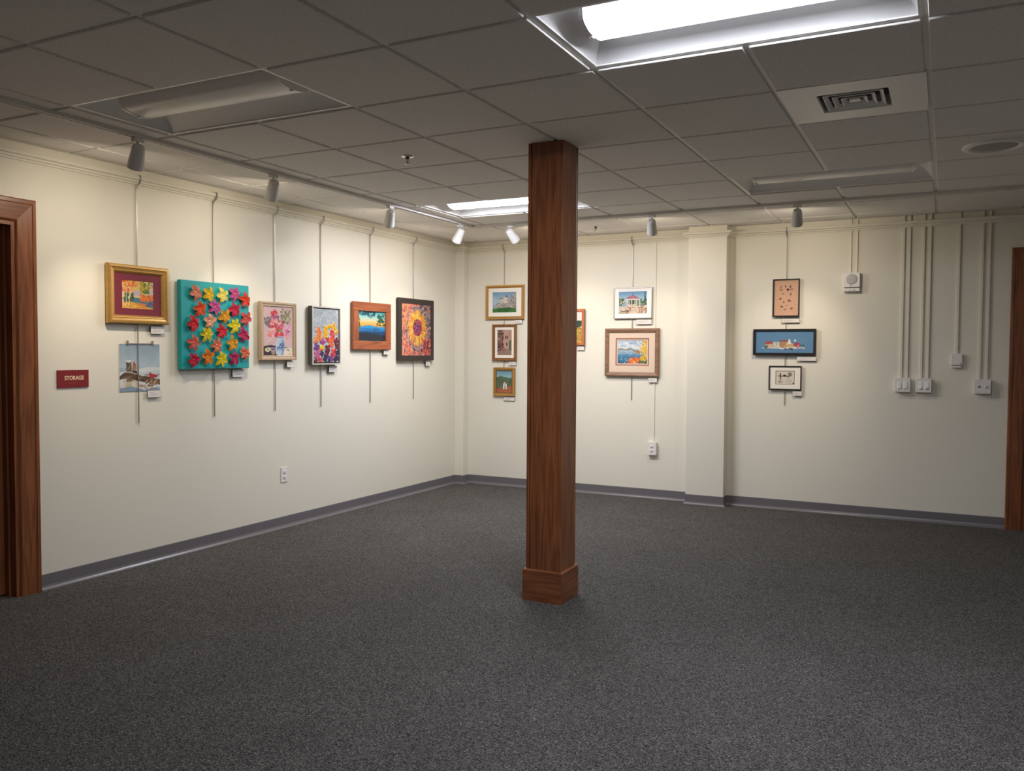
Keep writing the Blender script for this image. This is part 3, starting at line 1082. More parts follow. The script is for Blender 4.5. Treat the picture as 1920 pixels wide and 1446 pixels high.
p.poly([(0.735, 0.65), (0.745, 0.605), (0.79, 0.65)], '#c4202c')
p.poly([(0.84, 0.67), (0.99, 0.64), (0.99, 0.66), (0.85, 0.71)], '#a01824')
o = link('print_sheet', p.mesh('print_sheet'), m_print, r)
o.location = (0, 0, 0.0045)
link('backing_card', box_mesh('backing_card', -w / 2, w / 2, -h / 2, h / 2, 0.002, 0.004), m_plastic, r)
bar = link('clip_bar', box_mesh('clip_bar', -0.105, 0.105, h / 2 - 0.002, h / 2 + 0.005, 0.006, 0.009), m_alu, r)
for s_ in (-1, 1):
    link('clip', box_mesh('clip', s_ * 0.095 - 0.006, s_ * 0.095 + 0.006, h / 2 - 0.006, h / 2 + 0.022, 0.003, 0.013, 0.001), m_alu, bar)

# 3 -- teal canvas with three-dimensional flowers
r, w, h = art_root('L', 1.392, 2.018, 1.268, 1.872, 'teal canvas covered with bright raised flowers', name='flower_canvas')
m_teal = plain('teal_canvas', '#08979b', 0.5, bump=0.3, bscale=400)
link('canvas', box_mesh('canvas', -w / 2, w / 2, -h / 2, h / 2, BACK, 0.05, 0.004), m_teal, r)


def flower(parent, x, y, R, colr, npet, rot, seed):
    rg = random.Random(seed)
    bm = bmesh.new()
    K, J = 6, 5
    for k in range(npet):
        a = rot + 2 * math.pi * k / npet + rg.uniform(-0.12, 0.12)
        L = R * rg.uniform(0.88, 1.14)
        wd = R * rg.uniform(0.19, 0.25) * (5.4 / npet)
        curl = rg.uniform(-0.2, 0.6)
        cup = rg.uniform(0.10, 0.45)
        grid = []
        for i in range(K + 1):
            f = i / K
            rr = L * f
            ww = wd * (0.42 + 0.95 * math.sin(math.pi * min(1, f * 0.78 + 0.08)) ** 1.2) * (1 if i < K else 0.55)
            zz = 0.012 + R * (0.20 * math.sin(f * math.pi) + curl * max(0, f - 0.45) ** 1.6)
            row = []
            for j in range(J):
                g_ = (j / (J - 1) - 0.5) * 2
                row.append(bm.verts.new((rr * math.cos(a) - g_ * ww * math.sin(a), rr * math.sin(a) + g_ * ww * math.cos(a),
                                         zz + cup * ww * g_ * g_)))
            grid.append(row)
        for i in range(K):
            for j in range(J - 1):
                bm.faces.new((grid[i][j], grid[i][j + 1], grid[i + 1][j + 1], grid[i + 1][j]))
    ret = bmesh.ops.solidify(bm, geom=bm.faces[:], thickness=0.0022)
    add_lathe(bm, [(R * 0.17, 0.0), (R * 0.19, 0.010), (R * 0.13, 0.020), (0, 0.023)], 10)
    me = bm_mesh(bm, 'flower', True)
    o_ = link('flower', me, colr, parent)
    o_.location = (x, y, 0.049)
    return o_


fl = [(232, 262, '#e8957a', 5), (392, 290, '#ecc21e', 5), (565, 305, '#f0e070', 5), (728, 290, '#d85a98', 6), (868, 372, '#e84a26', 5),
      (280, 475, '#e8571f', 5), (465, 455, '#d2589c', 6), (718, 490, '#d42048', 5), (590, 572, '#e8a622', 5), (870, 608, '#e06058', 5),
      (200, 662, '#dc2430', 5), (400, 630, '#f0b090', 5), (552, 765, '#dc2230', 7), (725, 698, '#f0da20', 6), (360, 798, '#e8cf1c', 6),
      (840, 812, '#cc2462', 5), (205, 902, '#e4705c', 6), (487, 938, '#ea8a68', 6), (690, 915, '#e8a81e', 5), (855, 1050, '#ea8058', 6),
      (200, 1122, '#d01c40', 6), (370, 1092, '#ea8a1c', 5), (545, 1120, '#e8d21c', 6), (715, 1110, '#c82460', 5)]
for k, (px, py, c, n_) in enumerate(fl):
    u = (px - 76) / 868
    top = 98 + 94 * u
    v = (py - top) / (1243 - top)
    flower(r, (u - 0.5) * w, (0.5 - v) * h, 0.055, plain('felt_' + c[1:], c, 0.6, bscale=150, bump=0.2), n_, random.uniform(0, 6.28), 100 + k)

# 4 -- still life, flowers in a blue and white vase
r, w, h = art_root('L', 2.147, 2.541, 1.325, 1.771, 'still life of pink flowers in a blue-and-white vase, champagne frame')
backing(r, w - 0.02, h - 0.02)
m_champ = plain('champagne_frame', (0.50, 0.37, 0.25), 0.4, metal=0.25, bscale=60, var=0.12)
link('frame', frame_mesh(w, h, [(0, BACK), (0, 0.040), (0.004, 0.045), (0.014, 0.045), (0.017, 0.040), (0.026, 0.038), (0.030, 0.040), (0.036, 0.030), (0.036, BACK)]), m_champ, r)
iw, ih = w - 0.066, h - 0.066
p = Paint(iw, ih, '#d9b9b8', 420, 8)
p.mottle(0.10, 4)
p.warp(0.012, 9)
for k in range(5):
    p.line([(0.05 + 0.05 * k, 0.82 - 0.02 * k), (0.25 + 0.05 * k, 0.72), (0.42, 0.58 + 0.02 * k)], 0.010, '#b8928e', op=0.5)
p.poly([(0, 0.80), (0.3, 0.78), (0.7, 0.80), (0.98, 0.86), (1, 1), (0, 1)], '#3a2c34')
p.ell(0.78, 0.93, 0.30, 0.10, '#e8d6b8')
p.ell(0.80, 0.91, 0.22, 0.06, '#f0e2cc')
p.dabs(8, 0.75, 0.84, 0.97, 0.98, 0.010, ['#3a3040', '#6a5a58'])
for u0, v0, u1, v1 in ((0.48, 0.62, 0.30, 0.12), (0.5, 0.6, 0.75, 0.1), (0.5, 0.6, 0.15, 0.3), (0.5, 0.6, 0.2, 0.58), (0.52, 0.6, 0.85, 0.45), (0.5, 0.6, 0.9, 0.06), (0.48, 0.6, 0.42, 0.1)):
    p.line([(u0, v0), ((u0 + u1) / 2 + 0.02, (v0 + v1) / 2), (u1, v1)], 0.012, '#5f6a48')
p.dabs(60, 0.60, 0.05, 0.92, 0.34, 0.018, ['#8a8464', '#a39a78', '#5f6048', '#c0b090'], 1.6)
p.dabs(50, 0.06, 0.22, 0.30, 0.44, 0.018, ['#7a6a72', '#94828a', '#5c5058', '#8a7a80'], 1.5)
p.dabs(34, 0.26, 0.06, 0.48, 0.24, 0.024, ['#c92634', '#e0485a', '#a81c2c', '#d83848'])
p.dabs(24, 0.34, 0.18, 0.56, 0.32, 0.017, ['#b84a78', '#8a5a90', '#d05a80', '#7a5a86'])
p.dabs(30, 0.18, 0.5, 0.4, 0.62, 0.020, ['#e88a88', '#f0a8a0', '#d86a70'])
p.dabs(95, 0.24, 0.28, 0.72, 0.60, 0.030, ['#e8808a', '#f4b4b0', '#d03a50', '#f0c8c0', '#c42a3c', '#e89aa0', '#b8304a'])
p.dabs(48, 0.66, 0.34, 0.92, 0.58, 0.026, ['#d878a0', '#e89ab4', '#c86a98', '#a8588a', '#f0b8c8'])
p.dabs(12, 0.12, 0.52, 0.28, 0.66, 0.022, ['#f0a49a', '#e88a80'])
p.dabs(10, 0.74, 0.56, 0.9, 0.64, 0.02, ['#f0a8a8', '#e89890'])
p.dabs(14, 0.3, 0.15, 0.85, 0.55, 0.008, ['#f6e8d8', '#e8e0a8'])
p.dabs(10, 0.5, 0.44, 0.66, 0.52, 0.012, ['#9ab04a', '#7a8c3a'], 2)
p.dabs(14, 0.46, 0.50, 0.66, 0.60, 0.024, ['#d8324a', '#e04a58'])
p.poly([(0.50, 0.60), (0.66, 0.60), (0.66, 0.645), (0.72, 0.74), (0.72, 0.86), (0.66, 0.98), (0.48, 0.98), (0.42, 0.86), (0.42, 0.74), (0.50, 0.645)], '#bcd0e0')
p.poly([(0.62, 0.65), (0.66, 0.645), (0.72, 0.74), (0.72, 0.86), (0.66, 0.98), (0.61, 0.98)], '#8aa6c4')
p.line([(0.50, 0.62), (0.66, 0.62)], 0.014, '#3a6a98')
p.line([(0.44, 0.88), (0.70, 0.88)], 0.008, '#2a4f86')
p.dabs(16, 0.46, 0.70, 0.68, 0.86, 0.012, ['#2a4f90', '#3a66a8', '#22407c'], 1.6)
p.line([(0.56, 0.66), (0.56, 0.86)], 0.006, '#3a5f98')
p.ell(0.16, 0.87, 0.085, 0.042, '#e8e4d4')
p.ell(0.16, 0.865, 0.045, 0.025, '#b4a83a')
p.ell(0.34, 0.92, 0.062, 0.065, '#a88a7c')
p.ell(0.34, 0.87, 0.095, 0.038, '#d8cccc')
p.ell(0.34, 0.87, 0.075, 0.026, '#6a5f8c')
o = link('painting', p.mesh('painting'), m_oil, r)
o.location = (0, 0, 0.030)
link('slip', mat_ring(w - 0.060, h - 0.060, iw - 0.006, ih - 0.006, 0.034), plain('cream_slip', (0.62, 0.5, 0.38), 0.6), r)

# 5 -- petal mosaic in a deep silver float frame
r, w, h = art_root('L', 2.711, 3.070, 1.286, 1.764, 'relief collage of yellow to purple petals on silver, deep silver-edged frame')
link('frame_box', frame_mesh(w, h, [(0, BACK), (0, 0.0545), (0.003, 0.0545), (0.004, BACK)]), plain('dark_frame_side', (0.06, 0.054, 0.05), 0.5), r)
link('frame', frame_mesh(w, h, [(0.0, 0.0545), (0.0, 0.060), (0.011, 0.060), (0.011, 0.030), (0.005, 0.030), (0.004, 0.0545)]), plain('silver_leaf', (0.62, 0.60, 0.57), 0.35, metal=0.4, var=0.08), r)
link('float_tray', box_mesh('float_tray', -w / 2 + 0.004, w / 2 - 0.004, -h / 2 + 0.004, h / 2 - 0.004, BACK, 0.030), m_black, r)
iw, ih = w - 0.040, h - 0.040
p = Paint(iw, ih, '#b4bcc0', 460, 12)
p.mottle(0.25, 14, 0.6)
rg = p.rg
for k in range(230):
    u, v = rg.uniform(0, 1), rg.uniform(0, 0.62)
    ang = math.atan2(v + 0.25, u - 0.0 + 0.02)
    l_ = rg.uniform(0.02, 0.05)
    p.line([(u, v), (u + l_ * math.cos(ang), v + l_ * math.sin(ang))], 0.005, ['#6f7a80', '#e4e8e8', '#8fa0aa', '#f2f2ee', '#58636a'][rg.integers(5)], z=0.002)


def pansy(p, u, v, R, cols, n_=4, rot=None):
    a0 = rg.uniform(0, 6.28) if rot is None else rot
    for k in range(n_):
        a = a0 + 2 * math.pi * k / n_ + rg.uniform(-0.15, 0.15)
        cc = cols[rg.integers(len(cols))]
        p.ell(u + 0.60 * R * math.cos(a) / p.asp, v + 0.60 * R * math.sin(a), R * 0.54, R * 0.47, cc, a, z=0.005)
    for k in range(5):
        a = rg.uniform(0, 6.28)
        p.line([(u, v), (u + R * 0.5 * math.cos(a) / p.asp, v + R * 0.5 * math.sin(a))], 0.004, '#5a3a1c', op=0.6)


Y_, O_, R_, Mg, Pu, Wi, Na = ['#f2b81c', '#f6c83a', '#eeaa16'], ['#f07a34', '#f2924a', '#ee6a3c'], ['#e23a34', '#ea5044', '#d22a3a'], ['#b8408c', '#c456a0', '#a83a90'], ['#7a3a8a', '#8a4a9a', '#6a3480'], ['#7a1c3a', '#68162e', '#8c2444'], ['#2c2450', '#3a2c66', '#221a3c']
for u, v, R, cs in ((0.80, 0.33, 0.075, Y_), (0.62, 0.32, 0.05, Y_), (0.90, 0.42, 0.05, Y_), (0.48, 0.37, 0.07, Y_), (0.46, 0.48, 0.08, Y_),
                    (0.20, 0.42, 0.075, O_), (0.72, 0.44, 0.06, R_), (0.22, 0.53, 0.085, O_), (0.75, 0.52, 0.075, R_), (0.10, 0.60, 0.07, O_),
                    (0.68, 0.64, 0.09, O_), (0.55, 0.57, 0.05, R_), (0.36, 0.62, 0.07, Mg), (0.90, 0.60, 0.07, Wi), (0.12, 0.72, 0.08, Pu),
                    (0.30, 0.74, 0.06, O_), (0.55, 0.74, 0.075, Wi), (0.92, 0.70, 0.06, Wi), (0.52, 0.84, 0.075, Wi), (0.78, 0.82, 0.085, R_),
                    (0.32, 0.84, 0.06, Na), (0.13, 0.86, 0.085, ['#c85a8c', '#d46a98', '#b84a80']), (0.93, 0.82, 0.06, Na), (0.45, 0.93, 0.07, Na), (0.68, 0.93, 0.07, Pu),
                    (0.25, 0.96, 0.06, R_), (0.86, 0.94, 0.06, Na), (0.08, 0.97, 0.05, Wi), (0.96, 0.92, 0.05, Na), (0.60, 0.97, 0.04, Na)):
    pansy(p, u, v, R, cs)
p.dabs(14, 0.24, 0.68, 0.40, 0.74, 0.014, ['#f2d21c'], 1.5, z=0.005)
o = link('collage', p.mesh('collage'), m_oil, r)
o.location = (0, 0, 0.050)
link('panel', box_mesh('panel', -iw / 2, iw / 2, -ih / 2, ih / 2, 0.030, 0.0495), m_black, r)

# 6 -- sunset through pines in a rustic cedar frame
r, w, h = art_root('L', 3.271, 3.832, 1.413, 1.834, 'sunset over blue hills framed by pine branches, rustic reddish wood frame')
backing(r, w - 0.03, h - 0.03)
m_cedar = wood('cedar_frame', (0.17, 0.042, 0.016), (0.44, 0.125, 0.045), 0, 0.5, 1.0, 0.1)
m_cedar_v = wood('cedar_frame_upright', (0.17, 0.042, 0.016), (0.42, 0.12, 0.045), 1, 0.5, 1.0, 0.1)
fw = 0.078
for nm, a, mt in (('rail', [(-w / 2, w / 2, h / 2 - fw, h / 2)], m_cedar), ('rail', [(-w / 2, w / 2, -h / 2, -h / 2 + fw)], m_cedar),
                  ('stile', [(-w / 2, -w / 2 + fw, -h / 2 + fw, h / 2 - fw)], m_cedar_v), ('stile', [(w / 2 - fw, w / 2, -h / 2 + fw, h / 2 - fw)], m_cedar_v)):
    x0, x1, y0, y1 = a[0]
    link(nm, box_mesh(nm, x0, x1, y0, y1, BACK, 0.040, 0.003), mt, r)
iw, ih = w - 2 * fw, h - 2 * fw
p = Paint(iw, ih, '#46c2d0', 460, 21)
p.grad(0, '#52c4d0', 0.20, '#9fdcd8')
p.grad(0.20, '#a8dcd0', 0.34, '#ecd9a2')
p.grad(0.34, '#f0d080', 0.52, '#f2a01e')
p.warp(0.012, 10)
p.poly([(0, 0.50), (0.2, 0.50), (0.38, 0.46), (0.6, 0.50), (0.8, 0.52), (1, 0.50), (1, 0.7), (0, 0.7)], '#2b9ad0')
p.poly([(0, 0.60), (0.2, 0.56), (0.4, 0.58), (0.7, 0.55), (1, 0.62), (1, 0.8), (0, 0.8)], '#1f78b8')
p.poly([(0, 0.70), (0.3, 0.66), (0.6, 0.70), (1, 0.66), (1, 0.9), (0, 0.9)], '#154a78')
p.poly([(0, 0.74), (0.4, 0.72), (0.8, 0.78), (1, 0.78), (1, 1), (0, 1)], '#202a34')
for u, v0 in ((0.42, 0.58), (0.5, 0.62), (0.58, 0.60), (0.62, 0.57), (0.72, 0.54), (0.80, 0.60), (0.86, 0.66)):
    for k in range(7):
        v = v0 + k * 0.03
        p.poly([(u - 0.008 - 0.004 * k, v + 0.03), (u, v - 0.02), (u + 0.008 + 0.004 * k, v + 0.03)], '#153f60')
p.dabs(70, 0.05, 0.0, 0.62, 0.14, 0.022, ['#155060', '#1c6a70', '#12404c'], 2.2, 0.3)
p.dabs(20, 0.32, 0.12, 0.55, 0.22, 0.014, ['#155060', '#1c5a5c'], 2, 0.8)
p.dabs(60, 0.72, 0.08, 1.0, 0.34, 0.018, ['#14604a', '#1a7a5a', '#0f4a40'], 2.5, -0.4)
p.dabs(34, 0.70, 0.30, 1.0, 0.48, 0.016, ['#14503a', '#1a6a3a', '#3a4a2a'], 3, -0.2)
p.dabs(24, 0.0, 0.20, 0.08, 0.55, 0.018, ['#20502c', '#5a5a20', '#1a3a2c'], 2, 1.0)
o = link('painting', p.mesh('painting'), m_oil, r)
o.location = (0, 0, 0.024)

# 7 -- sunflower mosaic in a flat black frame
r, w, h = art_root('L', 3.958, 4.568, 1.311, 1.908, 'sunflower mosaic on a busy coral ground, flat black-brown frame')
backing(r, w - 0.02, h - 0.02)
link('frame', frame_mesh(w, h, [(0, BACK), (0, 0.038), (0.003, 0.041), (0.048, 0.041), (0.050, 0.036), (0.050, BACK)]), plain('espresso_frame', (0.030, 0.022, 0.018), 0.45), r)
iw, ih = w - 0.098, h - 0.098
p = Paint(iw, ih, '#c87a6a', 420, 31)
p.mottle(0.4, 12)
bgc = ['#e08a6c', '#d06a58', '#a84a40', '#5a5a72', '#34344a', '#e8a08c', '#b85a70', '#8a7a86', '#f0c0a8', '#e8803c', '#46324a']
p.dabs(420, 0, 0, 1, 1, 0.018, bgc, 1.6, z=0.001)
p.dabs(110, 0, 0, 0.32, 0.5, 0.020, ['#e88a70', '#e8975a', '#f0a880', '#d87060'], 1.5)
p.dabs(70, 0.0, 0.62, 0.35, 1, 0.020, ['#e87a5a', '#f09070', '#d86a58', '#f2a890'], 1.6)
p.dabs(60, 0.72, 0.7, 1, 0.95, 0.018, ['#a8242c', '#c83a38', '#6a1c2c', '#e06a50'], 1.6)
p.dabs(150, 0.62, 0, 1, 0.62, 0.019, ['#6a6a72', '#8a8488', '#4a4650', '#a8705a', '#5a4a4a'], 1.6)
for k in range(170):
    a = rg.uniform(0, 6.28)
    q_ = rg.uniform(0.36, 0.44)
    p.ell(0.52 + 0.92 * q_ * math.cos(a), 0.47 + 0.98 * q_ * math.sin(a), 0.018, 0.010, ['#4a5668', '#6a7a8c', '#323a52', '#8fa0a8', '#5a4a7a', '#a8b8b8'][rg.integers(6)], a + 1.57, z=0.001)
for ring, n_, R0 in ((0, 26, 0.295), (1, 22, 0.25), (2, 18, 0.20)):
    for k in range(n_):
        a = 2 * math.pi * (k + 0.5 * ring) / n_ + rg.uniform(-0.08, 0.08)
        u, v = 0.53 + 0.92 * R0 * math.cos(a), 0.46 + R0 * math.sin(a)
        p.ell(u, v, 0.062, 0.024, ['#f0a81e', '#f4bc3a', '#e8901c', '#f6cc62', '#e8a030'][rg.integers(5)], a, z=0.003)
        p.line([(u, v), (u + 0.05 * math.cos(a), v + 0.05 * math.sin(a))], 0.004, '#8a4a14', op=0.7)
p.ell(0.53, 0.46, 0.155, 0.165, '#7a2c4a')
for k in range(150):
    a = rg.uniform(0, 6.28)
    q_ = 0.155 * math.sqrt(rg.uniform(0, 1))
    cs = ['#a8305a', '#c8485a', '#e0705a', '#5a2c5a', '#d85a4a'] if q_ > 0.08 else ['#7a3a8a', '#8a4a98', '#b8508a', '#5a2c6a']
    p.ell(0.53 + q_ * math.cos(a), 0.46 + 1.05 * q_ * math.sin(a), 0.014, 0.009, cs[rg.integers(len(cs))], a, z=0.003)
p.dabs(90, 0.03, 0.03, 0.97, 0.97, 0.005, ['#f4ece4', '#e8e4f0'], 1.5)
o = link('mosaic', p.mesh('mosaic'), m_oil, r)
o.location = (0, 0, 0.033)

# ================================================================== BACK WALL ART
ROPE = [(0, BACK), (0, 0.028), (0.004, 0.034), (0.012, 0.034), (0.016, 0.030), (0.026, 0.028), (0.030, 0.022), (0.030, BACK)]


def rope_frame(r, w, h, k, fm, bmx):
    link('frame', frame_mesh(w, h, [(t * k, d) for t, d in ROPE]), fm, r)
    o_ = link('beading', beads(w, h, 0.008 * k, 0.033, 0.0055, 0.016), bmx, r)
    o_['kind'] = 'stuff'


m_mount_w = plain('white_mount', (0.78, 0.75, 0.68), 0.8, bscale=300)
m_bead = plain('bright_gold_bead', (0.68, 0.42, 0.14), 0.35, metal=0.5, bscale=60)

# 8 -- cliff-top castle
r, w, h = art_root('B', -0.5535, -0.1085, 1.738, 2.091, 'castle on a grey cliff, white mount, gold rope-edged frame')
backing(r, w - 0.02, h - 0.02)
rope_frame(r, w, h, 1.0, m_gold_d, m_bead)
iw, ih = 0.275, 0.210
link('mount', mat_ring(w - 0.055, h - 0.055, iw, ih, 0.021, -0.006, 0.0), m_mount_w, r)
p = Paint(iw, ih, '#8fb0cc', 460, 41)
p.grad(0, '#6f9cc4', 0.6, '#b8cdd8')
p.mottle(0.15, 6)
p.warp(0.018, 11)
p.poly([(0.06, 0.80), (0.12, 0.60), (0.28, 0.50), (0.3, 0.32), (0.36, 0.24), (0.42, 0.30), (0.48, 0.22), (0.56, 0.24), (0.58, 0.14), (0.62, 0.14), (0.66, 0.30), (0.74, 0.30), (0.86, 0.18), (0.94, 0.05), (1, 0.0), (1, 0.85), (0.06, 0.85)], '#a6a29c')
p.dabs(60, 0.12, 0.5, 0.98, 0.78, 0.03, ['#b8b2aa', '#8c8680', '#a49a98', '#c4beb4', '#787270'], 1.8)
p.dabs(30, 0.76, 0.15, 1.0, 0.6, 0.03, ['#b0aaa4', '#989290', '#8a8684'], 2, 1.2)
p.poly([(0.30, 0.36), (0.46, 0.34), (0.46, 0.56), (0.28, 0.56)], '#d4cec2')
p.poly([(0.48, 0.28), (0.62, 0.26), (0.64, 0.54), (0.48, 0.54)], '#dcd6ca')
p.poly([(0.555, 0.26), (0.60, 0.12), (0.65, 0.26)], '#4a5568')
p.poly([(0.30, 0.36), (0.34, 0.25), (0.38, 0.36)], '#6a6a72')
for u, v in ((0.34, 0.44), (0.4, 0.43), (0.52, 0.38), (0.58, 0.40), (0.3, 0.50), (0.44, 0.50)):
    p.rect(u, v, u + 0.018, v + 0.045, '#3a3640')
p.line([(0.20, 0.58), (0.36, 0.52), (0.62, 0.57)], 0.012, '#6a5a58')
p.poly([(0, 0.82), (0.3, 0.78), (0.6, 0.76), (1, 0.80), (1, 1), (0, 1)], '#2f6a2c')
p.dabs(40, 0, 0.80, 1, 1, 0.025, ['#3a7a30', '#2a5c2a', '#4a8a38', '#245224'], 2, 0)
o = link('painting', p.mesh('painting'), m_paper, r)
o.location = (-0.006, 0, 0.0185)

# 9 -- old street
r, w, h = art_root('B', -0.4735, -0.193, 1.309, 1.686, 'tall painting of an old rose-brown street, white mount, bronze rope frame')
backing(r, w - 0.02, h - 0.02)
rope_frame(r, w, h, 1.0, m_gold_br, m_gold_d)
iw, ih = 0.166, 0.262
link('mount', mat_ring(w - 0.055, h - 0.055, iw, ih, 0.021), m_mount_w, r)
p = Paint(iw, ih, '#a8847a', 520, 51)
p.mottle(0.2, 8)
p.warp(0.012, 10)
p.poly([(0, 0), (0.34, 0), (0.40, 0.8), (0, 0.9)], '#7a5a4e')
p.poly([(0.40, 0.05), (0.78, 0), (0.80, 0.75), (0.44, 0.75)], '#c29a8c')
p.poly([(0.78, 0), (1, 0), (1, 0.8), (0.80, 0.75)], '#b49084')
p.dabs(50, 0, 0.05, 0.4, 0.85, 0.025, ['#8c6a5c', '#6a4a42', '#a8887a', '#5a3c36'], 2, 0)
for a in ((0.34, 0.25, 0.42, 0.40), (0.55, 0.24, 0.62, 0.36), (0.64, 0.22, 0.72, 0.36), (0.1, 0.15, 0.3, 0.18), (0.24, 0.13, 0.45, 0.16), (0.62, 0.5, 0.7, 0.62), (0.38, 0.36, 0.41, 0.5)):
    p.rect(*a, '#4a2c28')
p.poly([(0.80, 0.45), (1, 0.38), (1, 0.85), (0.82, 0.8)], '#5a6a4c')
p.poly([(0.1, 0.88), (0.46, 0.72), (0.8, 0.76), (1, 0.85), (1, 1), (0, 1)], '#9c7c70')
p.dabs(30, 0.05, 0.55, 0.45, 0.75, 0.025, ['#6a3c34', '#84504a', '#4c2c2a'])
p.dabs(6, 0.2, 0.74, 0.65, 0.82, 0.018, ['#6a1c24', '#8c2a30', '#3a1c20'])
o = link('painting', p.mesh('painting'), m_paper, r)
o.location = (0, 0, 0.0185)

# 10 -- little white chapel
r, w, h = art_root('B', -0.459, -0.208, 0.942, 1.240, 'small painting of a white chapel below green hills, gold rope frame')
backing(r, w - 0.02, h - 0.02)
rope_frame(r, w, h, 1.15, m_gold_d, m_bead)
iw, ih = w - 0.070, h - 0.070
link('liner', mat_ring(w - 0.060, h - 0.060, iw - 0.006, ih - 0.006, 0.023), plain('dark_liner', (0.10, 0.06, 0.03), 0.6), r)
p = Paint(iw, ih, '#7aa6b4', 500, 61)
p.grad(0, '#5c9ab0', 0.30, '#9cc0c4')
p.mottle(0.1, 5)
p.warp(0.015, 8)
p.poly([(0, 0.30), (0.3, 0.25), (0.6, 0.32), (1, 0.42), (1, 0.8), (0, 0.8)], '#4f6a4a')
p.dabs(50, 0, 0.32, 1, 0.75, 0.04, ['#56724c', '#44603f', '#6a7c58', '#5a6a5c', '#3f5a4c'])
p.poly([(0, 0.80), (0.4, 0.76), (1, 0.66), (1, 1), (0, 1)], '#b0603f')
p.dabs(40, 0, 0.80, 1, 1, 0.03, ['#b86a48', '#a4523a', '#c47a58', '#9a5640'], 3, 0)
p.poly([(0.42, 0.84), (0.42, 0.58), (0.54, 0.48), (0.68, 0.58), (0.68, 0.84)], '#e8e2da')
p.poly([(0.40, 0.58), (0.54, 0.45), (0.70, 0.58), (0.66, 0.60), (0.54, 0.50), (0.44, 0.60)], '#8a4a3a')
p.rect(0.52, 0.68, 0.58, 0.84, '#2c2430')
p.ell(0.55, 0.60, 0.022, 0.03, '#3a3440')
o = link('painting', p.mesh('painting'), m_oil, r)
o.location = (0, 0, 0.0195)

# 11 -- picture mostly behind the post
r, w, h = art_root('B', 0.270, 0.561, 1.468, 1.831, 'orange-brown framed landscape half hidden behind the post')
backing(r, w - 0.02, h - 0.02)
link('frame', frame_mesh(w, h, [(0, BACK), (0, 0.030), (0.004, 0.034), (0.026, 0.034), (0.030, 0.026), (0.030, BACK)]), wood('orange_frame', (0.30, 0.07, 0.02), (0.58, 0.19, 0.06), 1, 0.45), r)
iw, ih = w - 0.058, h - 0.058
p = Paint(iw, ih, '#e8e4dc', 420, 71)
p.warp(0.02, 8)
p.poly([(0, 0.35), (1, 0.28), (1, 0.55), (0, 0.55)], '#24463a')
p.dabs(40, 0, 0.3, 1, 0.5, 0.03, ['#1c3a34', '#2c5a4a', '#3a5a30'])
p.rect(0, 0.5, 1, 1, '#b89a4a')
p.dabs(80, 0, 0.48, 1, 1, 0.025, ['#e8c23a', '#6a6a30', '#d89a3a', '#3f4a2a', '#e8d89a', '#c8802c'])
o = link('painting', p.mesh('painting'), m_oil, r)
o.location = (0, 0, 0.022)

# 12 -- garden gazebo
r, w, h = art_root('B', 0.8635, 1.2495, 1.7255, 2.0265, 'garden gazebo painting with wide white mount, thin silver frame')
backing(r, w - 0.01, h - 0.01)
link('frame', frame_mesh(w, h, [(0, BACK), (0, 0.026), (0.002, 0.028), (0.008, 0.028), (0.010, 0.022), (0.010, BACK)]), m_alu, r)
iw, ih = 0.281, 0.212
link('mount', mat_ring(w - 0.014, h - 0.014, iw, ih, 0.020, 0.0, 0.004), plain('bright_mount', (0.85, 0.83, 0.79), 0.8, bscale=300), r)
p = Paint(iw, ih, '#8fb8d8', 480, 81)
p.grad(0, '#6aa4d0', 0.45, '#bcd6e4')
p.warp(0.010, 12)
p.dabs(50, 0, 0.32, 0.18, 0.6, 0.03, ['#4a6a3a', '#6a8a4a', '#3a5a3c', '#8a9a5a'])
p.dabs(60, 0.72, 0.36, 1, 0.66, 0.03, ['#4a6a3a', '#6c8a48', '#86985a', '#3f5c38'])
p.poly([(0.89, 0.5), (0.92, 0.02), (0.95, 0.02), (0.96, 0.5)], '#2f5a72')
p.dabs(20, 0.04, 0.42, 0.28, 0.66, 0.022, ['#e8dcc8', '#d8b8a0', '#7a8a58'])
p.rect(0.32, 0.36, 0.76, 0.66, '#7f9070')
p.rect(0.36, 0.38, 0.60, 0.58, '#5c6a50')
for u in (0.28, 0.35, 0.44, 0.56, 0.62, 0.73):
    p.rect(u, 0.34, u + 0.025, 0.74, '#f4efe8')
p.poly([(0.22, 0.33), (0.48, 0.14), (0.76, 0.33)], '#b0687a')
p.poly([(0.36, 0.33), (0.48, 0.14), (0.60, 0.33)], '#c47c88')
p.rect(0.24, 0.33, 0.75, 0.37, '#f4eee6')
p.ell(0.485, 0.10, 0.02, 0.03, '#5a6a80')
p.rect(0.26, 0.58, 0.60, 0.70, '#efe4d8')
p.dabs(30, 0.27, 0.59, 0.60, 0.70, 0.012, ['#d09a8c', '#e8c8b8', '#b87a70'])
p.poly([(0, 0.66), (0.3, 0.70), (1, 0.62), (1, 1), (0, 1)], '#e4cdb8')
p.dabs(70, 0.0, 0.68, 1, 1, 0.022, ['#e8d4c0', '#c89a80', '#f2e6d8', '#d8b8a0', '#a88068'], 3, 0.1)
p.dabs(40, 0.68, 0.72, 1.0, 0.98, 0.02, ['#b8643c', '#8a5a34', '#c88a4a', '#6a6a34'])
p.poly([(0.05, 0.86), (0.36, 0.86), (0.34, 0.91), (0.07, 0.90)], '#4a4440')
p.rect(0.0, 0.93, 0.3, 1.0, '#8a9a60', op=0.6)
o = link('painting', p.mesh('painting'), m_paper, r)
o.location = (0, 0.004, 0.0175)

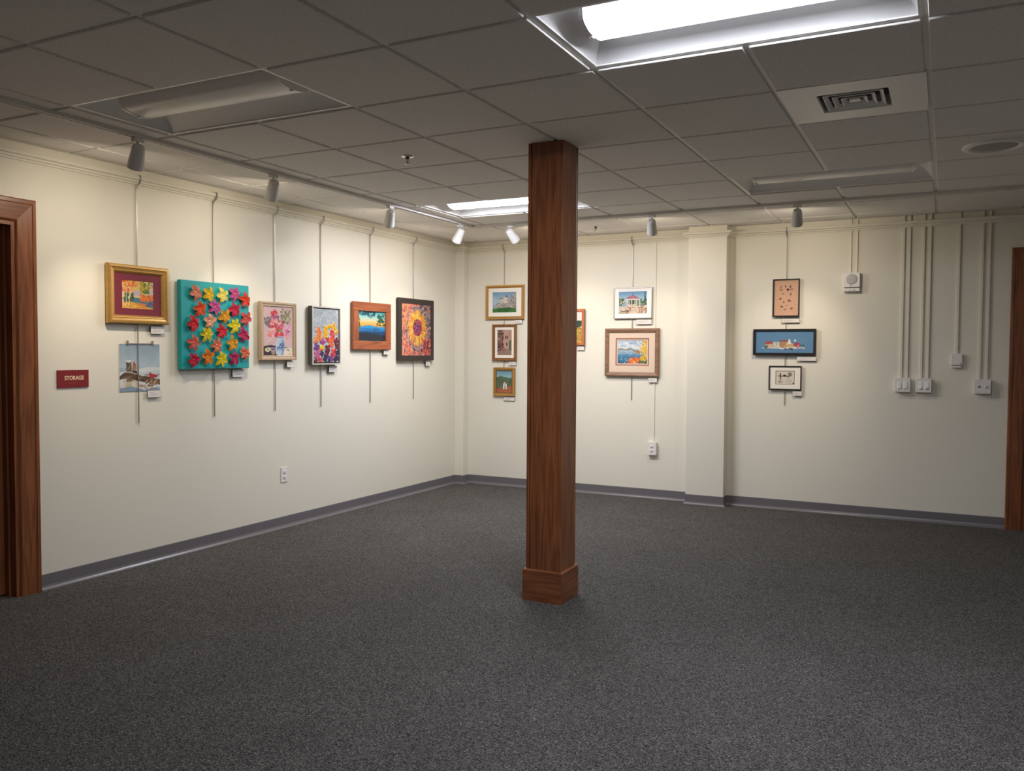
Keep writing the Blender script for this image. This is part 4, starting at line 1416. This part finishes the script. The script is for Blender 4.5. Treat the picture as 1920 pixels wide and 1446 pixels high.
# 13 -- lake with yellow tree
r, w, h = art_root('B', 0.780, 1.325, 1.171, 1.633, 'lake view with a yellow tree, beige mount, broad walnut frame')
backing(r, w - 0.02, h - 0.02)
m_walnut = wood('walnut_frame', (0.13, 0.065, 0.035), (0.30, 0.165, 0.095), 0, 0.45, 1.5, 0.1)
link('frame', frame_mesh(w, h, [(0, BACK), (0, 0.032), (0.004, 0.037), (0.012, 0.038), (0.034, 0.033), (0.040, 0.030), (0.042, 0.024), (0.042, BACK)]), m_walnut, r)
link('mount', mat_ring(w - 0.08, h - 0.08, 0.335, 0.262, 0.023, 0.004, 0.004), plain('beige_mount', (0.66, 0.52, 0.41), 0.8, bscale=300), r)
link('mount_lip', mat_ring(0.345, 0.272, 0.318, 0.245, 0.0215), plain('rust_lip', (0.22, 0.06, 0.035), 0.7), r).location = (0.004, 0.004, 0)
link('inner_mount', mat_ring(0.33, 0.257, 0.294, 0.222, 0.020), plain('rose_mount', (0.60, 0.45, 0.38), 0.8), r).location = (0.004, 0.004, 0)
iw, ih = 0.296, 0.224
p = Paint(iw, ih, '#bcd0e0', 480, 91)
p.grad(0, '#b4cce0', 0.36, '#e2e8ea')
p.warp(0.02, 7)
p.dabs(26, 0, 0.02, 0.8, 0.30, 0.02, ['#9cb8d4', '#eef0f0', '#c8d6e0', '#8aaac8'], 4, 0.25)
p.grad(0.42, '#b4ccd8', 0.65, '#5a90b4')
p.grad(0.65, '#4a84ac', 1.0, '#2a5a86')
p.dabs(36, 0, 0.45, 0.65, 0.98, 0.014, ['#3a74a0', '#7aa8c4', '#2c5c88', '#a8c8d8', '#4a94b0'], 4, -0.1)
p.poly([(0, 0.38), (0.12, 0.34), (0.25, 0.37), (0.42, 0.33), (0.58, 0.38), (0.6, 0.43), (0, 0.44)], '#8c9488')
p.dabs(16, 0, 0.36, 0.55, 0.43, 0.014, ['#6a7468', '#a8a494', '#c4b8a0'], 2, 0)
p.poly([(0.52, 0.50), (0.62, 0.42), (0.78, 0.44), (0.86, 0.55), (0.7, 0.58)], '#b48c6c')
p.dabs(12, 0.56, 0.44, 0.82, 0.56, 0.014, ['#d8c4a8', '#7a5a48', '#c8a080'], 2, 0.2)
p.poly([(0.34, 0.96), (0.40, 0.76), (0.55, 0.72), (0.78, 0.74), (0.80, 1), (0.34, 1)], '#e07434')
p.dabs(40, 0.38, 0.73, 0.80, 0.98, 0.022, ['#ee8a3a', '#d8602a', '#f2a45a', '#b84a24', '#f0b87a'], 2, 0)
p.dabs(34, 0.74, 0.78, 1.0, 1.0, 0.03, ['#4a6a30', '#7a8a34', '#2c4a34', '#a89a3a'], 1.6)
for k in range(130):
    v = rg.uniform(0.02, 0.86)
    u = 0.91 + (0.05 + 0.10 * v) * rg.normal() * 0.75
    p.ell(u, v, 0.036, 0.026, ['#f2c21c', '#e8a818', '#f6d850', '#d8901c', '#f4cc30'][rg.integers(5)], rg.uniform(0, 3))
o = link('painting', p.mesh('painting'), m_paper, r)
o.location = (0.004, 0.004, 0.0175)

# 14 -- pressed flowers
BLK = [(0, BACK), (0, 0.026), (0.002, 0.029), (0.013, 0.029), (0.015, 0.024), (0.015, BACK)]
r, w, h = art_root('B', 2.363, 2.592, 1.723, 2.058, 'pressed flowers scattered on peach paper, thin black frame')
backing(r, w - 0.01, h - 0.01)
link('frame', frame_mesh(w, h, [(t * 0.8, d) for t, d in BLK]), m_black, r)
iw, ih = w - 0.022, h - 0.022
p = Paint(iw, ih, '#dcae90', 480, 95)
p.mottle(0.04, 5)
p.warp(0.01, 14)
for u, v, n_, R, cs in ((0.28, 0.19, 8, 0.03, ['#8c6f58', '#a88a70']), (0.47, 0.17, 4, 0.018, ['#5a3a34']), (0.68, 0.18, 7, 0.022, ['#6a3a30', '#8a5a44', '#3f2a24']),
                        (0.28, 0.26, 8, 0.035, ['#7a6a50', '#94806a']), (0.56, 0.27, 10, 0.028, ['#6a241c', '#8a3a24', '#3f1c1c']), (0.72, 0.27, 7, 0.03, ['#8a6f54', '#a07c60']),
                        (0.36, 0.39, 8, 0.028, ['#9a8266', '#84705a']), (0.68, 0.40, 8, 0.028, ['#7a5a40', '#8c6c50']), (0.26, 0.53, 4, 0.018, ['#5a3030']), (0.40, 0.60, 5, 0.022, ['#7a5540', '#9a7050']),
                        (0.63, 0.58, 14, 0.035, ['#a83050', '#8c2440', '#c04a68', '#9a3a5c']), (0.33, 0.74, 6, 0.022, ['#4a4030', '#6a5a40']), (0.52, 0.72, 4, 0.022, ['#b08a70']),
                        (0.46, 0.82, 5, 0.018, ['#7a4a34']), (0.70, 0.80, 9, 0.028, ['#6a4c38', '#8a6a4c', '#5a3c30'])):
    for k in range(n_):
        a = rg.uniform(0, 6.28)
        q_ = R * rg.uniform(0.1, 1)
        p.ell(u + 1.15 * q_ * math.cos(a) / p.asp, v + 1.15 * q_ * math.sin(a), 0.022, 0.011, cs[rg.integers(len(cs))], a)
o = link('painting', p.mesh('painting'), m_paper, r)
o.location = (0, 0, 0.020)

# 15 -- blue village
r, w, h = art_root('B', 2.199, 2.736, 1.3825, 1.616, 'wide blue picture of a row of village houses, thick black frame')
backing(r, w - 0.02, h - 0.02)
link('frame', frame_mesh(w, h, [(0, BACK), (0, 0.034), (0.003, 0.038), (0.018, 0.038), (0.022, 0.030), (0.022, BACK)]), m_black, r)
iw, ih = w - 0.042, h - 0.042
p = Paint(iw, ih, '#5f8cb4', 460, 97)
p.mottle(0.05, 4)
p.dabs(90, 0.2, 0.30, 0.85, 0.50, 0.006, ['#8fb0cc', '#7aa0c0'], op=0.6)
p.warp(0.012, 12)
p.poly([(0.12, 0.75), (0.3, 0.68), (0.8, 0.70), (0.85, 0.76), (0.6, 0.84), (0.3, 0.80)], '#c8d4dc')
p.rect(0.17, 0.56, 0.30, 0.76, '#d8b49c')
p.poly([(0.16, 0.58), (0.19, 0.46), (0.28, 0.46), (0.31, 0.58)], '#b04a48')
p.rect(0.31, 0.54, 0.42, 0.76, '#d8d4bc')
p.poly([(0.30, 0.56), (0.32, 0.48), (0.41, 0.48), (0.43, 0.56)], '#c0c8b8')
p.rect(0.44, 0.42, 0.55, 0.76, '#b88a68')
p.rect(0.43, 0.41, 0.56, 0.46, '#98383a')
p.rect(0.54, 0.56, 0.66, 0.80, '#e0bc84')
p.poly([(0.55, 0.58), (0.59, 0.32), (0.63, 0.58)], '#f0ece0')
p.poly([(0.66, 0.70), (0.67, 0.56), (0.72, 0.50), (0.77, 0.56), (0.78, 0.72)], '#b83a4a')
p.ell(0.69, 0.43, 0.05, 0.05, '#dce4ea')
p.dabs(40, 0.18, 0.56, 0.76, 0.76, 0.022, ['#6a3a34', '#f0e4d0', '#d88a3a', '#3f4a5a', '#c85a4a', '#e8c890'], 1.0)
p.dabs(14, 0.14, 0.62, 0.22, 0.76, 0.028, ['#2c4a44', '#4a8a4a', '#3a5a5c'])
p.dabs(10, 0.78, 0.62, 0.85, 0.74, 0.028, ['#4a8a4a', '#2c5a3c'])
p.dabs(9, 0.52, 0.77, 0.66, 0.83, 0.024, ['#1c1c28', '#2c2c38'], 1.5, 0)
p.dabs(20, 0.12, 0.72, 0.86, 0.80, 0.014, ['#f0f2f4', '#a8c0d4'], 3, 0)
o = link('painting', p.mesh('painting'), m_paper, r)
o.location = (0, 0, 0.026)

# 16 -- small ink drawing
r, w, h = art_root('B', 2.340, 2.620, 1.075, 1.289, 'small black ink drawing with bicycle-like wheels, white mount, black frame')
backing(r, w - 0.01, h - 0.01)
link('frame', frame_mesh(w, h, [(t * 0.7, d) for t, d in BLK]), m_black, r)
iw, ih = 0.166, 0.122
link('mount', mat_ring(w - 0.018, h - 0.018, iw, ih, 0.021, 0.0, 0.002), plain('ivory_mount', (0.80, 0.76, 0.68), 0.8, bscale=300), r)
p = Paint(iw, ih, '#e8dfcc', 620, 99)
for a, b_ in (((0.03, 0.03), (0.97, 0.03)), ((0.97, 0.03), (0.97, 0.97)), ((0.97, 0.97), (0.03, 0.97)), ((0.03, 0.97), (0.03, 0.03))):
    p.line([a, b_], 0.03, '#57503f')
p.warp(0.01, 10)
p.line([(0.14, 0.38), (0.70, 0.40)], 0.055, '#1c1a18')
p.ell(0.25, 0.22, 0.055, 0.05, '#1c1a18')
p.poly([(0.22, 0.22), (0.28, 0.22), (0.28, 0.66), (0.24, 0.66)], '#2a2622')
p.ell(0.48, 0.35, 0.12, 0.07, '#1c1a18')
p.line([(0.66, 0.42), (0.68, 0.52)], 0.03, '#3a342c')
for u in (0.26, 0.70):
    for k in range(22):
        a0, a1 = k * 0.2856, (k + 1) * 0.2856
        p.line([(u + 0.15 * math.cos(a0) / p.asp, 0.76 + 0.15 * math.sin(a0)), (u + 0.15 * math.cos(a1) / p.asp, 0.76 + 0.15 * math.sin(a1))], 0.014, '#8c8470')
    for k in range(6):
        a0 = k * 1.047
        p.line([(u, 0.76), (u + 0.14 * math.cos(a0) / p.asp, 0.76 + 0.14 * math.sin(a0))], 0.008, '#a49a86')
p.dabs(6, 0.18, 0.74, 0.32, 0.86, 0.025, ['#57503f', '#3a342c'])
p.poly([(0.62, 0.26), (0.74, 0.06), (0.88, 0.24), (0.80, 0.40), (0.70, 0.38)], '#9a8678')
p.dabs(8, 0.66, 0.12, 0.84, 0.36, 0.025, ['#7a5f54', '#4a3c34', '#b09c8c'])
p.ell(0.92, 0.90, 0.05, 0.05, '#2c2822')
o = link('painting', p.mesh('painting'), m_paper, r)
o.location = (0, 0.002, 0.0185)

# ------------------------------------------------------------------ title cards


def card(wall, s0, s1, z0, z1, subject, off=0.016):
    w, h = s1 - s0, z1 - z0
    r_ = wall_root('title_card', wall, (s0 + s1) / 2, (z0 + z1) / 2)
    tag(r_, 'white title card below the ' + subject, 'title card', 'white title cards')
    link('card_backing', box_mesh('card_backing', -w / 2 - 0.0015, w / 2 + 0.0015, -h / 2 - 0.0015, h / 2 + 0.0015, off - 0.003, off, 0.0005), m_foam, r_)
    link('stand_off', box_mesh('stand_off', -w / 4, w / 4, -0.004, h / 2 - 0.004, 0.0, off - 0.003), m_foam, r_)
    p_ = Paint(w, h, '#f2ece6', 900, 7)
    long_ = w / h > 2.6
    for k, (a, l_) in enumerate(((0.30, 0.30), (0.50, 0.62), (0.68, 0.42)) if not long_ else ((0.38, 0.6), (0.62, 0.35))):
        x = 0.14
        while x < 0.14 + l_:
            l2 = p_.rg.uniform(0.04, 0.10)
            p_.rect(x, a - 0.035, min(x + l2, 0.9), a + 0.035, '#9a928e', op=0.75)
            x += l2 + 0.02
    c_ = link('card_face', p_.mesh('card_face'), m_print, r_)
    c_.location = (0, 0, off + 0.0006)


card('L', 1.177, 1.285, 1.503, 1.552, 'claret-mounted autumn picture')
card('L', 1.148, 1.252, 1.088, 1.132, 'cardinal print')
card('L', 1.884, 2.002, 1.205, 1.256, 'teal flower canvas')
card('L', 2.449, 2.530, 1.270, 1.312, 'flower still life', 0.024)
card('L', 2.958, 3.060, 1.222, 1.272, 'petal collage', 0.024)
card('L', 3.735, 3.820, 1.370, 1.404, 'sunset picture', 0.024)
card('L', 4.443, 4.527, 1.258, 1.300, 'sunflower picture', 0.024)
card('B', -0.212, -0.132, 1.692, 1.731, 'castle picture')
card('B', -0.280, -0.200, 1.262, 1.300, 'old street picture')
card('B', -0.338, -0.212, 0.896, 0.933, 'white chapel picture')
card('B', 0.480, 0.556, 1.422, 1.460, 'landscape half hidden by the post')
card('B', 1.092, 1.246, 1.672, 1.716, 'gazebo picture', 0.02)
card('B', 1.222, 1.305, 1.118, 1.160, 'lake picture', 0.02)
card('B', 2.442, 2.594, 1.672, 1.706, 'pressed flower picture', 0.02)
card('B', 2.578, 2.740, 1.336, 1.373, 'blue village picture', 0.02)
card('B', 2.546, 2.624, 1.026, 1.066, 'small ink drawing', 0.02)

# ------------------------------------------------------------------ hanging rods


def rod(wall, s, zbot, subject):
    r_ = wall_root('hanging_rod', wall, s, 0)
    tag(r_, 'slim metal hanging rod on the picture rail ' + subject, 'hanging rod', 'gallery hanging rods')
    o_ = 0.0085
    link('rod', box_mesh('rod', -0.0032, 0.0032, zbot, 2.447, o_ - 0.0032, o_ + 0.0032, 0.0008), m_alu, r_)
    bm = bmesh.new()
    path = [(0.028, 2.497), (0.030, 2.507), (0.043, 2.507), (0.047, 2.498), (0.047, 2.476), (0.034, 2.456), (0.016, 2.444), (0.0105, 2.425)]
    prev = None
    for z_, y_ in path:
        cur = [bm.verts.new((a, y_, z_ + b_)) for a, b_ in ((-0.006, 0), (0.006, 0), (0.006, 0.0018), (-0.006, 0.0018))]
        if prev:
            for k in range(4):
                bm.faces.new((prev[k], prev[(k + 1) % 4], cur[(k + 1) % 4], cur[k]))
        else:
            bm.faces.new(cur)
        prev = cur
    bm.faces.new(prev)
    link('rail_hook', bm_mesh(bm, 'rail_hook'), m_alu, r_)


for s, zb, t in ((1.084, 0.924, 'carrying the autumn picture and cardinal print'), (1.720, 0.928, 'behind the teal flower canvas'), (2.334, 0.934, 'behind the flower still life'),
                 (2.875, 0.935, 'behind the petal collage'), (3.552, 0.936, 'behind the sunset picture'), (4.248, 0.938, 'behind the sunflower picture')):
    rod('L', s, zb, t)
for s, zb, t in ((-0.344, 0.96, 'carrying the castle, street and chapel pictures'), (0.415, 0.94, 'behind the post'), (1.048, 0.944, 'carrying the gazebo and lake pictures'),
                 (2.476, 0.939, 'behind the blue village picture')):
    rod('B', s, zb, t)

# ------------------------------------------------------------------ STORAGE sign
r = wall_root('door_sign', 'L', 0.627, 1.223)
tag(r, 'dark red STORAGE sign on the wall beside the door casing', 'sign')
m_red = plain('sign_red', (0.20, 0.012, 0.014), 0.45)
link('plate', box_mesh('plate', -0.1025, 0.1025, -0.052, 0.052, 0.001, 0.008, 0.001), m_red, r)
m_ivory = plain('ivory_lettering', (0.80, 0.62, 0.42), 0.5)
cu = bpy.data.curves.new('lettering', 'FONT')
cu.body = 'STORAGE'
cu.size = 0.034
cu.align_x = 'CENTER'
cu.align_y = 'CENTER'
cu.extrude = 0.0006
cu.offset = 0.0007
tmp = bpy.data.objects.new('tmp_text', cu)
COL.objects.link(tmp)
bpy.context.view_layer.update()
me = bpy.data.meshes.new_from_object(tmp.evaluated_get(bpy.context.evaluated_depsgraph_get()))
bpy.data.objects.remove(tmp, do_unlink=True)
me.name = 'lettering'
me.materials.clear()
co = [v.co.x for v in me.vertices]
k_ = 0.125 / (max(co) - min(co))
for v in me.vertices:
    v.co.x *= k_
o = link('lettering', me, m_ivory, r)
o.location = (0.006, 0.004, 0.0085)
bm = bmesh.new()
cells = ['011100', '011110', '101010', '111010', '100000', '110110', '100010']
for ci, cell in enumerate(cells):
    for d in range(6):
        if cell[d] == '1':
            add_lathe(bm, [(0.0011, 0), (0.0008, 0.0007), (0, 0.0009)], 6, Matrix.Translation((-0.022 + ci * 0.0075 + (d // 3) * 0.0024, -0.0245 - (d % 3) * 0.0024, 0.008)))
link('braille', bm_mesh(bm, 'braille'), plain('sign_dots', (0.45, 0.12, 0.10), 0.4), r)

# ------------------------------------------------------------------ electrical fittings


def receptacle(parent, z, depth0):
    """duplex face: two rounded sockets with slots"""
    for s_ in (1, -1):
        so = link('socket', lathe_mesh('socket', [(0.0165, 0), (0.0165, 0.002), (0.0155, 0.003), (0, 0.003)], 20, Matrix.Translation((0, s_ * 0.0195, depth0))), m_plastic, parent)
        bm = bmesh.new()
        for x in (-0.0063, 0.0063):
            add_box(bm, x - 0.0014, x + 0.0014, s_ * 0.0195 + 0.0005, s_ * 0.0195 + 0.0095, depth0 + 0.0026, depth0 + 0.0034)
        add_lathe(bm, [(0.0032, 0.0026), (0.0032, 0.0034), (0, 0.0034)], 10, Matrix.Translation((0, s_ * 0.0195 - 0.0075, depth0)))
        link('slots', bm_mesh(bm, 'slots'), m_dark, so)
    link('screw', lathe_mesh('screw', [(0.003, 0), (0.0028, 0.0012), (0, 0.0014)], 10, Matrix.Translation((0, 0, depth0))), m_alu_l, parent)


r = wall_root('wall_outlet', 'L', 2.434, 0.423)
tag(r, 'white flush duplex outlet below the still life', 'outlet')
link('cover_plate', box_mesh('cover_plate', -0.037, 0.037, -0.059, 0.059, 0.0005, 0.007, 0.002), m_plastic, r)
receptacle(r, 0, 0.007)

r = wall_root('surface_outlet', 'B', 1.268, 0.486)
tag(r, 'white surface-mounted outlet box below the lake picture', 'outlet')
link('box', box_mesh('box', -0.042, 0.042, -0.061, 0.061, 0.0005, 0.036, 0.003), m_plastic, r)
link('cover_plate', box_mesh('cover_plate', -0.043, 0.043, -0.062, 0.062, 0.036, 0.041, 0.0015), m_plastic, r)
receptacle(r, 0, 0.041)


def switch_box(s, label, style):
    r_ = wall_root('switch_box', 'B', s, 1.141)
    tag(r_, label, 'switch', 'white surface-mounted wall boxes')
    link('box', box_mesh('box', -0.058, 0.058, -0.057, 0.057, 0.0005, 0.040, 0.003), m_plastic, r_)
    link('cover_plate', box_mesh('cover_plate', -0.0595, 0.0595, -0.0585, 0.0585, 0.040, 0.045, 0.002), m_plastic, r_)
    if style == 'rocker' or style == 'dimmer':
        for x in (-0.023, 0.023):
            rk = link('rocker', box_mesh('rocker', x - 0.0165, x + 0.0165, -0.033, 0.033, 0.045, 0.048, 0.0015), m_enamel, r_)
            if style == 'rocker':
                bm = bmesh.new()
                v = [bm.verts.new(q) for q in ((x - 0.013, 0.029, 0.048), (x + 0.013, 0.029, 0.048), (x + 0.013, -0.029, 0.048), (x - 0.013, -0.029, 0.048), (x - 0.013, -0.029, 0.0525), (x + 0.013, -0.029, 0.0525))]
                for f in ((0, 1, 5, 4), (3, 4, 5, 2), (0, 4, 3), (1, 2, 5), (0, 3, 2, 1)):
                    bm.faces.new([v[i] for i in f])
                link('paddle', bm_mesh(bm, 'paddle'), m_plastic, rk)
            else:
                link('slide', box_mesh('slide', x - 0.010, x + 0.010, -0.030, -0.012, 0.048, 0.054, 0.002), m_plastic if x > 0 else plain('gloss_white', (0.9, 0.9, 0.9), 0.05), rk)
    else:
        link('toggle', box_mesh('toggle', 0.018, 0.026, -0.012, 0.008, 0.045, 0.056, 0.002), m_plastic, r_)
        ko = link('key_switch', lathe_mesh('key_switch', [(0.010, 0), (0.010, 0.003), (0.008, 0.005), (0, 0.005)], 16, Matrix.Translation((-0.023, 0.0, 0.045))), m_greymetal, r_)
        link('key_slot', box_mesh('key_slot', -0.0245, -0.0215, -0.005, 0.005, 0.0498, 0.0506), m_dark, ko)
    for x in (-0.023, 0.023):
        for y in (-0.046, 0.046):
            link('screw', lathe_mesh('screw', [(0.003, 0), (0.0028, 0.001), (0, 0.0012)], 8, Matrix.Translation((x, y, 0.045))), m_alu_l, r_)


switch_box(3.430, 'white double rocker switch box, the one nearer the wall speaker', 'rocker')
switch_box(3.588, 'white double slide dimmer box right beside the rocker switch box', 'dimmer')
switch_box(4.014, 'white wall box with key switch and toggle near the door casing', 'key')

r = wall_root('thermostat', 'B', 3.825, 1.347)
tag(r, 'small white thermostat hanging from a single raceway', 'thermostat')
link('case', box_mesh('case', -0.042, 0.042, -0.036, 0.058, 0.0005, 0.030, 0.003), m_plastic, r)
link('vent_gap', box_mesh('vent_gap', -0.038, 0.038, -0.044, -0.036, 0.0005, 0.008), m_plastic, r)
link('lower_lip', box_mesh('lower_lip', -0.036, 0.036, -0.058, -0.044, 0.0005, 0.026, 0.003), m_plastic, r)
link('indicator', box_mesh('indicator', 0.025, 0.034, -0.028, -0.020, 0.030, 0.0312), m_dark, r)

r = wall_root('wall_speaker', 'B', 3.018, 2.010)
tag(r, 'white alarm speaker box with round grille, below a pair of cables', 'wall speaker')
link('case', box_mesh('case', -0.065, 0.065, -0.044, 0.081, 0.0005, 0.050, 0.003), m_plastic, r)
link('grille', lathe_mesh('grille', [(0.046, 0.050), (0.044, 0.0525), (0.03, 0.0535), (0, 0.054)], 32, Matrix.Translation((0, 0.024, 0))), plain('speaker_grille', (0.52, 0.50, 0.47), 0.5, bump=0.8, bscale=600), r)
link('led', box_mesh('led', -0.011, -0.004, -0.034, -0.028, 0.050, 0.0512), m_dark, r)
link('seam', box_mesh('seam', -0.061, 0.061, -0.051, -0.044, 0.0005, 0.018), m_plastic, r)
st = link('strobe_strip', box_mesh('strobe_strip', -0.064, 0.064, -0.079, -0.051, 0.0005, 0.047, 0.003), m_plastic, r)
link('strobe_lens', box_mesh('strobe_lens', -0.022, 0.024, -0.073, -0.056, 0.047, 0.052, 0.002), plain('clear_lens', (0.75, 0.75, 0.75), 0.08), st)

m_race = m_wall
def raceway(x, w, d, zb, label, group=None):
    r_ = wall_root('cable_raceway', 'B', x, zb)
    tag(r_, label, 'raceway', group)
    link('channel', box_mesh('channel', -w / 2, w / 2, 0, 2.450 - zb, 0.0, d, 0.0012), m_race, r_)
    link('channel', box_mesh('channel', -w / 2, w / 2, 2.503 - zb, CEIL - 0.001 - zb, 0.0, d, 0.0012), m_race, r_)
    link('rail_bridge', box_mesh('rail_bridge', -w / 2, w / 2, 2.450 - zb, 2.503 - zb, 0.0, 0.006), m_race, r_)


def raceway_pair(xs_, w, d, what):
    raceway(xs_[0], w, d[0], d[1], 'painted %s, the one of its pair nearer the pressed flowers' % what, 'paired cable raceways')
    raceway(xs_[1], w, d[0], d[1], 'painted %s, the one of its pair nearer the door' % what, 'paired cable raceways')


raceway_pair((3.004, 3.054), 0.010, (0.012, 2.0915), 'thin wall speaker cable channel')
raceway_pair((3.413, 3.457), 0.019, (0.016, 1.1995), 'rocker switch raceway')
raceway_pair((3.564, 3.612), 0.019, (0.016, 1.1995), 'slide dimmer raceway')
raceway(3.824, 0.019, 0.014, 1.405, 'single painted raceway dropping to the thermostat')
raceway_pair((3.990, 4.040), 0.019, (0.016, 1.1995), 'key switch raceway')
raceway(1.275, 0.013, 0.009, 0.548, 'thin painted raceway dropping to the surface outlet box')
